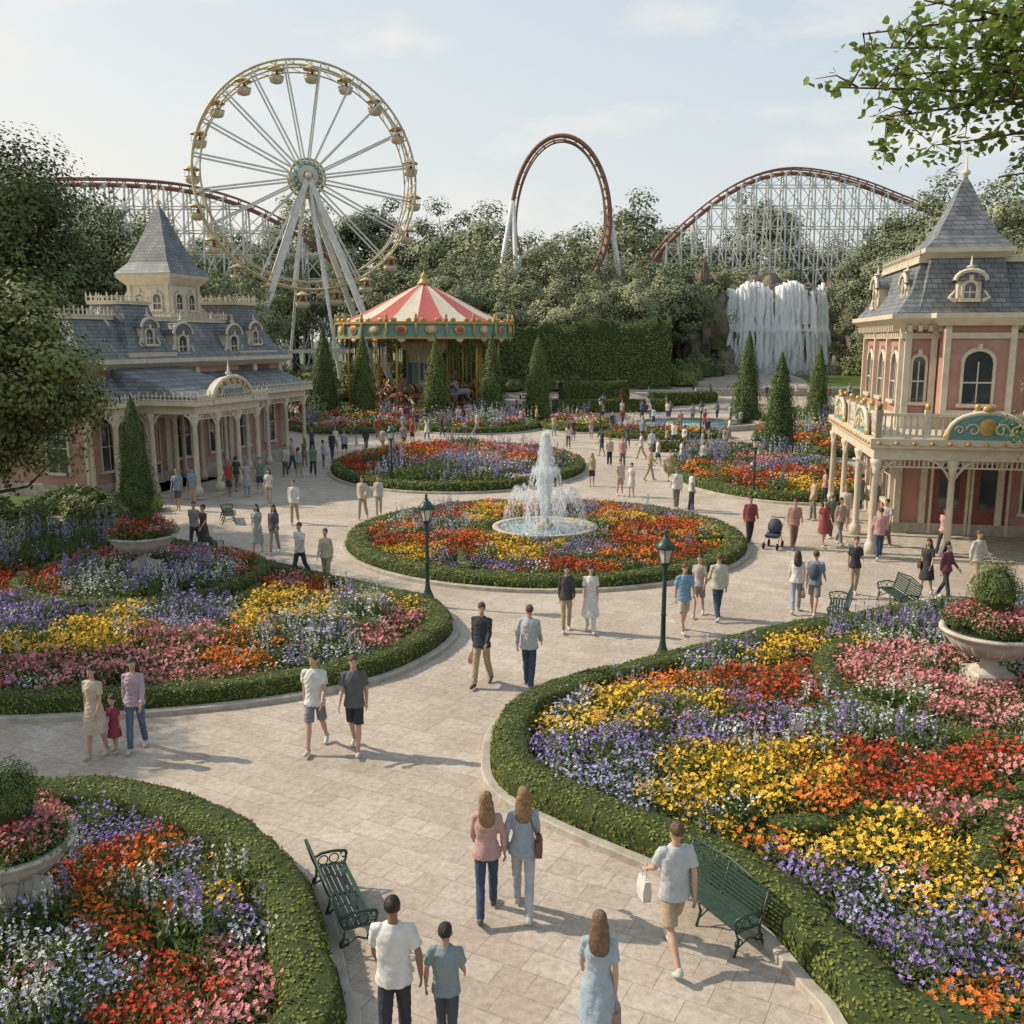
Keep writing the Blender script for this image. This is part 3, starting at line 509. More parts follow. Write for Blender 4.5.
def clump(kind,col,seed):
    mb=MB(); R=.36
    if kind=='marigold':
        q=disc(230,R*1.1); z=rng.uniform(0,.30,230)*(1-.35*(np.linalg.norm(q,axis=1)/R/1.1)**2); leaves(mb,np.column_stack([q,z]),.09,0,.35,upb=.3)
        q=disc(50,R); z=.21+.09*(1-(np.linalg.norm(q,axis=1)/R)**2)+rng.uniform(-.06,.09,50); blooms(mb,np.column_stack([q,z]),.035,tilt=.9)
        stems(mb,5,R,.3,.44,True,.034)
    elif kind=='pansy':
        q=disc(210,R*1.1); z=rng.uniform(0,.25,210); leaves(mb,np.column_stack([q,z]),.075,0,.4,upb=.3)
        q=disc(80,R); z=rng.uniform(.12,.34,80); blooms(mb,np.column_stack([q,z]),.026,tilt=.9,pet=4,petw=.6)
    elif kind=='meadow':
        q=disc(190,R); z=rng.uniform(0,.34,190); P=np.column_stack([q,z]); leaves(mb,P,.12,0,.22)
        stems(mb,14,R,.3,.56,True,.03)
        q=disc(54,R); z=rng.uniform(.14,.4,54); blooms(mb,np.column_stack([q,z]),.022,tilt=1.0)
    elif kind=='spire':   # tall flower spikes
        q=disc(170,R); z=rng.uniform(0,.36,170); leaves(mb,np.column_stack([q,z]),.13,0,.3)
        for _ in range(9):
            a=disc(1,R*.8)[0]; b=a+disc(1,.07)[0]; h=rng.uniform(.5,.85); tube(mb,[(a[0],a[1],.05),(b[0],b[1],h)],[.006,.003],3,0)
            t=rng.uniform(.45,1,16)[:,None]; P=np.column_stack([a*(1-t)+b*t,t*h])+rng.normal(0,.012,(16,3)); blooms(mb,P,.02,tilt=1.5,pet=4,petw=.6)
    elif kind=='green':
        q=disc(280,R); z=rng.uniform(0,.36,280); leaves(mb,np.column_stack([q,z]),.12,0,.28,upb=0)
        for _ in range(14):
            a=disc(1,R*.7)[0]; b=a*1.5+disc(1,.15)[0]; h=rng.uniform(.35,.66); tube(mb,[(a[0],a[1],0),((a[0]+b[0])/2,(a[1]+b[1])/2,h*.7),(b[0],b[1],h)],[.01,.008,.001],3,0)
    return mb.mesh('flowers_%s_%s_%d'%(col,kind,seed),[SHRUB,FM[col],PIST])
CL={}
for c in ['red','orange','yellow','pink','rose']: CL[c]=[clump('marigold',c,i) for i in range(3)]+[clump('pansy',c,3)]
for c in ['purple','blue','white']: CL[c]=[clump('pansy',c,i) for i in range(3)]+[clump('meadow',c,3)]
CL['meadow']=[clump('meadow','white',8),clump('meadow','blue',9),clump('spire','purple',4),clump('pansy','white',6),clump('spire','white',5)]
CL['green']=[clump('green','white',11),clump('green','white',12),clump('spire','blue',13)]
CNT=[0]
def flowers(parent,pts,seeds,spacing,cs,z,tiers=(),dist=None):
    if len(pts)==0: return
    S=np.array([s[:2] for s in seeds]); kinds=[s[2] for s in seeds]
    for pi,p in enumerate(pts):
        q=Vector((p[0]*.6,p[1]*.6,0)); wob=np.array([noise.noise(q+Vector((0,0,9))),noise.noise(q+Vector((0,0,33)))])*1.4*cs+np.array([random.gauss(0,.12),random.gauss(0,.12)])*cs
        d=np.linalg.norm(S-(p+wob),axis=1); k=np.argmin(d); c=kinds[k]
        u=random.random()
        if u<.05: c=kinds[np.argsort(d)[min(1,len(d)-1)]]
        elif u<.15: c=random.choice(['meadow','green','meadow','white','purple','pink'])
        me=random.choice(CL[c]); zz=z+min(.2,.13*max(0,dist[pi]-.45))+.07*noise.noise(q*2.2)
        for (tx,ty,tr,tz) in tiers:
            if math.hypot(p[0]-tx,p[1]-ty)<tr: zz=tz+.12*(1-math.hypot(p[0]-tx,p[1]-ty)/tr)
        s=cs*random.uniform(.8,1.2)
        inst('flowers_'+c,me,(p[0],p[1],zz),random.uniform(0,6.28),(s,s,s*random.uniform(.8,1.4)),parent); CNT[0]+=1
def jgrid(poly,sp):
    x0,y0=poly.min(0);x1,y1=poly.max(0); X,Y=np.meshgrid(np.arange(x0,x1,sp),np.arange(y0,y1,sp*.9)); p=np.stack([X.ravel(),Y.ravel()],1); p+=rng.uniform(-.38,.38,p.shape)*sp
    k=(np.abs(p[:,0])<.57*p[:,1]+3.5)&(p[:,1]>5); return p[k]
def bed(outline,seeds,sp=.42,cs=1,hw=.5,hh=.42,dens=500,leaf=.05,inner=(),rings=(),name='flower_bed',sub=8,extra_clear=()):
    poly=catmull(outline,True,sub); c=poly.mean(0); g=group(name,(c[0],c[1],0))
    mb=MB(); o=poly; i_=offset(poly,.16); n=len(o); kz=.12
    V=np.concatenate([np.column_stack([o,np.full(n,-.02)]),np.column_stack([o,np.full(n,kz-.015)]),np.column_stack([offset(poly,.02),np.full(n,kz)]),np.column_stack([i_,np.full(n,kz)]),np.column_stack([i_,np.full(n,.0)])])
    f=[]
    for a in range(4):
        for k in range(n): k2=(k+1)%n; f.append([a*n+k,a*n+k2,(a+1)*n+k2,(a+1)*n+k])
    mb.add(V,f,0,False); mb.add(np.column_stack([offset(poly,.14),np.full(n,.1)]),[list(range(n))],1)
    for (tx,ty,tr,tz) in rings: lathe(mb,[(tr,.02),(tr,tz),(.01,tz+.02)],32,(tx,ty,0),1)
    mb.obj('kerb_and_soil',[STONE,SOIL],g)
    hb=MB(); hp=offset(poly,.17+hw/2)
    hedge(hb,hp,hw,hh,.02,dens,leaf)
    pts=jgrid(poly,sp); pts=pts[inpoly(hp,pts)]; pts=pts[dpath(hp,pts)>hw/2+.1]
    for (pa,w_,h_,cl) in inner:
        pp=catmull(pa,cl,8); hedge(hb,pp,w_,h_,.1,dens,leaf,cl); pts=pts[dpath(pp,pts,cl)>w_/2+.04]
    for (tx,ty,tr,tz) in rings:
        an=np.linspace(0,2*math.pi,40,endpoint=False); pp=np.stack([tx+(tr)*np.cos(an),ty+(tr)*np.sin(an)],1); hedge(hb,pp,hw*.8,tz+hh*.5,.05,dens,leaf,True); pts=pts[dpath(pp,pts)>hw*.4+.06]
    for (ex,ey,er) in extra_clear: pts=pts[np.hypot(pts[:,0]-ex,pts[:,1]-ey)>er]
    hb.obj('hedge_border',[HCORE,HEDGE],g)
    flowers(g,pts,seeds,sp,cs,.08,[(a,b,c_,d) for a,b,c_,d in rings],dpath(hp,pts)-hw/2); return g
S_=lambda L:[(*gp(x,y),k) for x,y,k in L]
G_=lambda L:[gp(x,y) for x,y in L]
ux,uy=gp(985,706)
bed(G_([(481,765),(498,722),(560,692),(650,670),(760,642),(850,625),(930,612),(1060,606)])+[(24,30),(26,18),(14,8.5),(7,7.2)]+G_([(895,1075),(815,1008),(772,958),(728,912),(655,876),(562,836),(496,800)]),
 S_([(560,712,'blue'),(600,735,'yellow'),(560,745,'yellow'),(570,770,'purple'),(600,800,'blue'),(640,692,'orange'),(690,702,'orange'),(760,660,'yellow'),(830,650,'yellow'),(700,675,'meadow'),(720,742,'purple'),(650,725,'yellow'),(640,745,'yellow'),(770,745,'purple'),(700,760,'purple'),(765,790,'yellow'),(720,812,'yellow'),(780,815,'yellow'),(790,700,'red'),(730,715,'red'),(830,760,'meadow'),(900,765,'meadow'),(860,745,'meadow'),(850,790,'red'),(940,800,'red'),(1000,790,'red'),(900,700,'pink'),(870,690,'pink'),(960,735,'pink'),(1010,745,'pink'),(920,660,'meadow'),(940,690,'meadow'),(880,830,'red'),(820,835,'orange'),(910,880,'yellow'),(950,920,'yellow'),(930,850,'yellow'),(850,915,'purple'),(880,940,'blue'),(960,980,'purple'),(890,990,'purple'),(1010,880,'orange'),(1000,950,'orange'),(930,1020,'orange'),(860,640,'green'),(940,630,'green'),(1010,830,'pink'),(1020,660,'green'),(680,655,'green'),(590,690,'green')]),
 .36,.95,.68,.46,620,.055,
 inner=[(G_([(655,775),(665,745),(700,722),(740,705),(780,690),(800,672)]),.34,.36,False),
        (G_([(770,850),(830,848),(885,838),(960,835),(1020,815),(1080,790)]),.36,.38,False),
        (G_([(985,905),(985,870),(1010,845),(1060,830)]),.45,.44,False)],
 rings=[(ux,uy,3.1,.34)],extra_clear=[(ux,uy,.75)])
lx,ly=gp(146,590)
bed(G_([(458,638),(440,610),(385,598),(300,577),(215,556),(120,538),(20,540)])+[(-24,27),(-21,17.3)]+G_([(-60,724),(60,722),(180,715),(300,700),(400,676)]),
 S_([(20,600,'red'),(60,590,'red'),(50,632,'purple'),(10,640,'purple'),(100,650,'yellow'),(70,668,'yellow'),(130,645,'yellow'),(190,635,'blue'),(210,628,'purple'),(110,590,'meadow'),(150,605,'meadow'),(200,590,'meadow'),(265,585,'red'),(230,575,'rose'),(270,640,'yellow'),(295,622,'yellow'),(250,665,'orange'),(330,600,'red'),(300,590,'rose'),(350,622,'meadow'),(400,615,'yellow'),(390,642,'pink'),(140,690,'pink'),(60,692,'pink'),(230,690,'pink'),(310,660,'meadow'),(340,645,'meadow'),(160,660,'rose'),(20,690,'rose'),(200,660,'pink'),(60,560,'green'),(150,555,'green'),(20,575,'green')]),
 .4,1.0,.66,.43,500,.06,
 inner=[(G_([(-40,648),(40,655),(90,632),(150,618),(230,617),(262,600)]),.42,.4,False),
        (G_([(262,600),(250,620),(215,640),(250,655),(330,650),(400,625)]),.36,.36,False)],
 rings=[(lx,ly,3.3,.36)],extra_clear=[(lx,ly,.9)])
bx,by=gp(22,935)
bed(G_([(350,1060),(348,985),(328,910),(280,855),(205,815),(130,797),(40,796)])+[(-9.5,14.2),(-10.5,9),(-7,5.5),(-3,6)],
 S_([(110,830,'purple'),(60,815,'pink'),(150,805,'green'),(95,815,'green'),(150,860,'orange'),(100,880,'red'),(120,910,'orange'),(165,935,'orange'),(130,985,'red'),(55,950,'meadow'),(90,1010,'blue'),(225,880,'blue'),(200,850,'purple'),(262,900,'yellow'),(250,945,'purple'),(290,985,'blue'),(200,1000,'pink'),(250,1020,'pink'),(20,900,'meadow'),(60,880,'meadow'),(40,1010,'meadow'),(210,930,'meadow'),(190,900,'meadow'),(160,1020,'red')]),
 .32,.82,.66,.46,780,.05,extra_clear=[(bx,by,.5)])
cx,cy=gp(545,541)
def circ(x,y,rx,ry,n=20,rot=0): return [(x+rx*math.cos(a)*math.cos(rot)-ry*math.sin(a)*math.sin(rot),y+rx*math.cos(a)*math.sin(rot)+ry*math.sin(a)*math.cos(rot)) for a in np.linspace(0,2*math.pi,n,endpoint=False)]
sd=[]; cc=['red','yellow','orange','purple','orange','yellow','red','meadow','orange','red','yellow','purple','red','orange']
for i,a in enumerate(np.linspace(0,2*math.pi,14,endpoint=False)): sd+=[(cx+3.9*math.cos(a),cy+3.9*math.sin(a),cc[i]),(cx+5.9*math.cos(a+.3),cy+5.9*math.sin(a+.3),cc[(i+2)%14])]
inn=[]
for i in range(7):
    a=i*2*math.pi/7+.2; inn.append(([(cx+r*math.cos(a+(r-3)*.16),cy+r*math.sin(a+(r-3)*.16)) for r in (2.7,4.0,5.4,6.3)],.28,.38,False))
bed(circ(cx,cy,7.3,7.3),sd,.4,.95,.8,.4,220,.09,inner=inn+[(circ(cx,cy,2.25,2.25),.45,.5,True)],extra_clear=[(cx,cy,2.4)])
cols=['red','yellow','orange','purple','pink','meadow','yellow','orange','green','rose','white','meadow']
def autobed(x,y,rx,ry,seed,sp=.62,cs=1.5,rot=0,dens=90,leaf=.14,hh=.5):
    R=random.Random(seed); sd=[(x+rx*R.uniform(-1,1),y+ry*R.uniform(-1,1),R.choice(cols)) for _ in range(int(10+rx*ry*.45))]
    inner=[(circ(x,y,rx*.68,ry*.68,16,rot),.4,hh*1.1,True),(circ(x,y,rx*.35,ry*.35,16,rot),.4,hh*1.1,True)]
    return bed(circ(x,y,rx,ry,16,rot),sd,sp,cs,.75,hh,dens,leaf,inner=inner)
autobed(-3.0,54,7.3,9.6,1); autobed(13.4,50.5,5.2,9.2,2); autobed(-13,80,6,8,3,.85,2,dens=60,leaf=.18); autobed(-3,79,5.5,6,4,.85,2,dens=60,leaf=.18); autobed(5.5,80,3.5,6,6,.85,2,dens=60,leaf=.18)
autobed(24,66,7,10,5,.85,2,dens=60,leaf=.18); autobed(11.5,71,5,3,9,.85,2,dens=60,leaf=.18)
print('beds',time.time()-T0,CNT)
# ------------------------------------------------ trees
def tree_mesh(name,H,R,tr,nc,lp,leaf,seed,mat,base=.3,trunk_frac=.8):
    rs=random.Random(seed); mb=MB()
    pts=[(0,0,0)]
    for i in range(1,7): t=i/6*trunk_frac; pts.append((rs.uniform(-.03,.03)*H*t,rs.uniform(-.03,.03)*H*t,H*t))
    tube(mb,pts,[tr*1.35]+[tr*(1-.8*i/6) for i in range(1,7)],9,0)
    cz=H*(base+(1-base)*.5); rz=H*(1-base)*.5; P=[];NN=[]
    for k in range(nc):
        d=np.array([rs.gauss(0,1) for _ in range(3)]); d/=np.linalg.norm(d); rr=(.45+.55*rs.random()**.6)*(.88+.5*noise.noise(Vector(d)*1.9+Vector((seed*3.1,0,0))))
        wd=1-.25*max(0,d[2]); c=np.array([d[0]*R*rr*wd,d[1]*R*rr*wd,cz+d[2]*rz*rr])
        a=min(H*trunk_frac*.97,max(H*base*.6,c[2]-.3*math.hypot(c[0],c[1])-.05*H)); i=min(5,int(a/(H*trunk_frac)*6)); q=a/(H*trunk_frac)*6-i
        s=np.array(pts[i])*(1-q)+np.array(pts[i+1])*q; mid=s*.45+c*.55+np.array([rs.uniform(-.04,.04)*R,rs.uniform(-.04,.04)*R,-.04*H])
        if k<nc*.6: tube(mb,[s,mid,c],[tr*.28,tr*.15,tr*.04],5,0)
        cr=R*rs.uniform(.16,.29); n=int(lp*rs.uniform(.7,1.3)); u=unit(n); rad=cr*(rng.random(n)**.4)[:,None]*np.array([1.15,1.15,.75]); P.append(c+u*rad); NN.append(u*.8+d*.5+np.array([0,0,.35]))
    leaves(mb,np.concatenate(P),leaf,1,.7,nrm=np.concatenate(NN))
    return mb.mesh(name,[BARK,mat])
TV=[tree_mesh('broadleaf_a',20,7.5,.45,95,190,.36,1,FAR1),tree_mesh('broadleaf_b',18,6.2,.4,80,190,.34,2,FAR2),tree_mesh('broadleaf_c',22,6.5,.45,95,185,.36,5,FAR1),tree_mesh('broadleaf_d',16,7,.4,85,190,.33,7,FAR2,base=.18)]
TVn=tree_mesh('broadleaf_near',20,8.5,.5,160,280,.26,21,DECID,base=.2)
dg=group('distant_trees',(0,130,3))
R=random.Random(5)
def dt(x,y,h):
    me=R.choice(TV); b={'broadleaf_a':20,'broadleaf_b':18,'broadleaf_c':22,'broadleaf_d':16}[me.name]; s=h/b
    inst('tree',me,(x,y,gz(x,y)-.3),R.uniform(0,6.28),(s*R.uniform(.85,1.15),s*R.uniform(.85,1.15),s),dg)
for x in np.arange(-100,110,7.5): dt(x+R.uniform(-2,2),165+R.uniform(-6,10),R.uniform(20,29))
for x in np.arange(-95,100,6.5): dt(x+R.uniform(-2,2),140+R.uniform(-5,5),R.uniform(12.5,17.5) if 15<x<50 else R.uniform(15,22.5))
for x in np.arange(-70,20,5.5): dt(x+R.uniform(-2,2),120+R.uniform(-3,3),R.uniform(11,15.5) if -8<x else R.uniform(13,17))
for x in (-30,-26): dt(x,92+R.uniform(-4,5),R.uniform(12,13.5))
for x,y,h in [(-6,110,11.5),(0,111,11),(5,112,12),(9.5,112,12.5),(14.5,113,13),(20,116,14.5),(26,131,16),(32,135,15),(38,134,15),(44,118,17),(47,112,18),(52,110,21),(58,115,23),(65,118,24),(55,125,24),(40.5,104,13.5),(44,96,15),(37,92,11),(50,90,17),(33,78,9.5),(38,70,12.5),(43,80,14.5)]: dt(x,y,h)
for i,(x,y,h,me) in enumerate([(-35,66,21,TVn),(-42,72,22,TVn),(-30.5,77,17.5,TVn),(-27,70,12.5,TV[0]),(-23.5,78,12.5,TV[1]),(-46,60,20,TVn)]):
    b=20 if me in (TVn,TV[0]) else (22 if me==TV[2] else 18); inst('broadleaf_tree',me,(x,y,0),i*1.3,h/b)
NT=tree_mesh('oak_tree',9.6,4.0,.24,110,330,.15,31,DECID,base=.22)
inst('oak_tree',NT,(-16.6,29.5,0),.4,1.04); inst('oak_tree',NT,(-19.5,35,0),2.4,.95); inst('oak_tree',NT,(-18.2,18.8,0),1.4,1.0)
NT2=tree_mesh('right_tree',9.0,3.2,.2,90,330,.12,33,DECID2,base=.1)
inst('broadleaf_tree',NT2,(17.6,26.5,0),.9,.9)
def overhang():
    mb=MB(); rs=random.Random(4); base=np.array([9.2,8.5,0])
    tube(mb,[base,base+(-.1,0,3),base+(-.3,.1,6.5),base+(-.2,.2,9),base+(0,.3,12)],[.38,.3,.25,.2,.1],12,0)
    P=[]
    def branch(a,b,r,n,droop,dens,t0=.3):
        a=np.array(a,float);b=np.array(b,float); L=[a+(b-a)*t+np.array([rs.uniform(-.06,.06),rs.uniform(-.06,.06),.3*math.sin(t*math.pi)]) for t in np.linspace(0,1,8)]
        tube(mb,L,[r*(1-.85*t) for t in np.linspace(0,1,8)],6,0)
        for k in range(n):
            t=rs.uniform(t0,1); s=a+(b-a)*t+np.array([0,0,.3*math.sin(t*math.pi)]); e=s+np.array([rs.uniform(-.42,.25),rs.uniform(-.5,.5),rs.uniform(-.35,.3)-droop])
            m=(s+e)/2+np.array([0,0,.06]); tube(mb,[s,m,e],[.010,.006,.003],4,0)
            for q in range(dens):
                u=rs.random()**.7; c=s*(1-u)+e*u; P.append(c+np.array([rs.gauss(0,.08),rs.gauss(0,.08),rs.gauss(0,.06)]))
    top=base+np.array([-.3,.1,7])
    for e in [(2.7,8.5,9.3),(2.95,8.3,9.0),(3.2,8.8,9.7),(3.75,8.5,8.85),(4.0,8.1,9.3),(4.25,8.7,8.6),(3.3,8.1,9.85),(3.9,9,9.5),(4.45,8.3,8.9),(3.0,8.8,9.8),(3.7,8.3,10.1),(4.7,8.6,8.6),(4.3,8.9,9.8),(3.3,9.0,9.5),(5.0,8.4,9.4)]: branch(top+np.array([0,0,rs.uniform(.6,3)]),e,.045,24,.03,22,.5)
    for _ in range(26):
        a=rs.uniform(0,6.28); e=base+np.array([math.cos(a)*rs.uniform(1.5,3.8),math.sin(a)*rs.uniform(1.5,3.2),rs.uniform(8,14)])
        if e[0]>5.2 or e[2]>12: branch(top+np.array([0,0,rs.uniform(0,4)]),e,.07,20,.05,12)
    bigleaves(mb,np.array(P),.085,1); mb.obj('maple_tree',[BARK,NEARLEAF])
overhang()
def cypress_mesh(H,R,n=9000,leaf=.12):
    mb=MB(); tube(mb,[(0,0,0),(0,0,H*.12)],[R*.14,R*.12],8,0)
    z=rng.random(n)**1.25; prof=np.interp(z,[0,.04,.12,.35,.7,.93,1],[.55,.85,1,.86,.5,.14,.02])
    a=rng.uniform(0,2*math.pi,n); bump=1+.10*np.sin(a*5+z*11)+.06*np.sin(a*9-z*17)+.05*np.sin(z*40+a*3); r=R*prof*bump*(.72+.33*rng.random(n)); zz=H*.06+z*H*.94
    lathe(mb,[(R*.4,H*.07),(R*.75,H*.13),(R*.65,H*.36),(R*.36,H*.7),(R*.08,H*.93),(.001,H*.97)],14,m=2)
    leaves(mb,np.stack([r*np.cos(a),r*np.sin(a),zz],1),leaf,1,.4,nrm=np.stack([np.cos(a),np.sin(a),np.full(n,.3)],1)); return mb.mesh('conical_cypress',[BARK,CYP,HCORE])
CM=[cypress_mesh(6,1.35),cypress_mesh(6,1.2)]
for i,(px,py,ty) in enumerate([(324,405,328),(363,410,332),(436,424,337),(492,412,332),(538,410,335),(748,414,331),(781,458,352),(819,428,345)]):
    x,y=gp(px,py); y=min(y,82); h=CAMH+math.tan(math.atan((512-ty)/FOC)-PITCH)*y; x=(px-512)/FOC*(y*.984+.5); inst('conical_cypress_tree',CM[i%2],(x,y,0),i,(h/6*.85,h/6*.85,h/6))
def shrub_mesh(R,n,leaf,mat,seed,squash=.8):
    mb=MB(); u=unit(n); u[:,2]=np.abs(u[:,2])*squash; k=np.array([1+.35*noise.noise(Vector(q)*2.4+Vector((seed,0,0))) for q in u])
    ell(mb,(0,0,R*.1),(R*.75,R*.75,R*.75*squash),0); leaves(mb,u*(R*k*(.75+.3*rng.random(n)))[:,None]+np.array([0,0,.05]),leaf,1,.6,nrm=u); return mb.mesh('shrub',[HCORE,mat])
SH=[shrub_mesh(1,2500,.13,SHRUB,1),shrub_mesh(1,2500,.11,DECID2,2),shrub_mesh(1,2200,.16,DECID,3)]
ballm=shrub_mesh(1,5000,.07,CYP,7,1.1)
sg=group('shrub_border',(-20,32,0)); R=random.Random(8)
for _ in range(60):
    x=R.uniform(-25,-12.8); y=R.uniform(27,41)
    if x>-13.2-.28*(y-30): x-=3
    s=R.uniform(.5,1.2); inst('shrub',R.choice(SH),(x,y,0),R.uniform(0,6),s,sg)
sg=group('shrub_border',(20,100,3))
for _ in range(90):
    x=R.uniform(-30,48); y=R.uniform(100,116)
    if 2<x<22 and y<105 or 26<x<41: continue
    s=R.uniform(1,2.4); inst('shrub',R.choice(SH),(x,y,gz(x,y)),R.uniform(0,6),s,sg)
sg=group('shrub_border',(30,70,0))
for _ in range(40):
    x=R.uniform(22,36); y=R.uniform(58,90); s=R.uniform(.7,1.5); inst('shrub',R.choice(SH),(x,y,0),R.uniform(0,6),s,sg)
def boxhedge(name,p0,p1,wd,ht,z0=0,dens=40,leaf=.22,m=None):
    mb=MB(); hedge(mb,np.array([p0,((p0[0]+p1[0])/2,(p0[1]+p1[1])/2),p1],float),wd,ht,z0,dens,leaf,False); mb.obj(name,[HCORE,m or CYP])
boxhedge('hedge_wall',(-12,106.5),(17.5,106.5),2,9.2,0); boxhedge('clipped_hedge',(4,93),(15,94),1.2,1.5,.0,60,.18,HEDGE); boxhedge('clipped_hedge',(5,98),(12,100),1.4,2.2,.8,60,.18,HEDGE); boxhedge('clipped_hedge',(-24,92),(-18,88),1.4,2.0,0,60,.18); boxhedge('clipped_hedge',(9,62),(19,60.5),.7,.7,0,110,.14,HEDGE); boxhedge('clipped_hedge',(14,96),(21,99),1.2,1.2,.8,60,.18,HEDGE)
print('trees',time.time()-T0)
# ------------------------------------------------ fountain
def fountain(x,y):
    g=group('fountain',(x,y,0)); mb=MB()
    lathe(mb,[(1.85,.05),(1.85,.46),(1.92,.5),(1.92,.57),(1.66,.57),(1.64,.36)],48,m=0); lathe(mb,[(1.66,.42),(.01,.421)],48,m=1)
    lathe(mb,[(.4,.36),(.36,.6),(.18,.66),(.14,.8),(.001,.8)],20,m=0)
    mb.obj('basin',[STONE,WATER],g,(x,y,0))
    mb=MB(); P=[]
    n=8500; t=rng.random(n)**.85; r0=.06+.30*np.sin(np.clip(t*1.25,0,1)*math.pi*.62)*(1-.75*t**4); h=.65+t*3.3; a=rng.uniform(0,6.28,n); rr=r0*rng.random(n)**.6
    P.append(np.stack([rr*np.cos(a),rr*np.sin(a),h],1))
    for k in range(14):
        a=k*2*math.pi/14+.2; s=rng.random(300); r_=.1+.62*s; z=.6+1.95*4*s*(1-s)+.15*s
        P.append(np.stack([r_*np.cos(a)+rng.normal(0,.02,300),r_*np.sin(a)+rng.normal(0,.02,300),z+rng.normal(0,.06,300)],1))
    for k in range(24):
        a=k*2*math.pi/24; s=rng.random(250); r_=.55+1.0*s; z=.5+1.45*4*s*(1-s)*(1 if k%2 else .85)
        P.append(np.stack([r_*np.cos(a)+rng.normal(0,.012,250)*(1+3*s),r_*np.sin(a)+rng.normal(0,.012,250)*(1+3*s),z+rng.normal(0,.03,250)],1))
    q=rng.random(2000); a=rng.uniform(0,6.28,2000); P.append(np.stack([1.6*np.sqrt(q)*np.cos(a),1.6*np.sqrt(q)*np.sin(a),.45+np.abs(rng.normal(0,.05,2000))],1))
    P=np.concatenate(P); P=P+rng.normal(0,.012,P.shape); n=len(P); s=rng.uniform(.012,.034,n)[:,None]
    u=unit(n)*s*.5; u2=np.cross(u,unit(n)); u2=u2/np.linalg.norm(u2,axis=1)[:,None]*s*.5; z=np.zeros((n,3)); z[:,2]=s[:,0]*rng.uniform(1,3,n)
    V=np.stack([P+z,P+u,P+u2,P-z],1).reshape(-1,3); i=np.arange(n)[:,None]*4; mb.add(V,np.concatenate([i+[0,1,2],i+[0,2,3],i+[0,3,1],i+[1,3,2]]),0)
    mb.obj('water_jets',[SPRAY],g,(x,y,0))
fountain(cx,cy)
def pool(x,y,rx,ry,z=0,name='pool'):
    mb=MB(); lathe(mb,[(1,0),(1,.45),(.93,.45),(.93,.3)],40,m=0,smooth=False,sx=rx,sy=ry); lathe(mb,[(.94,.32),(.001,.321)],40,m=1,sx=rx,sy=ry); mb.obj(name,[STONE,TURQ],None,(x,y,z))
pool(15.5,80,5.5,4.5)
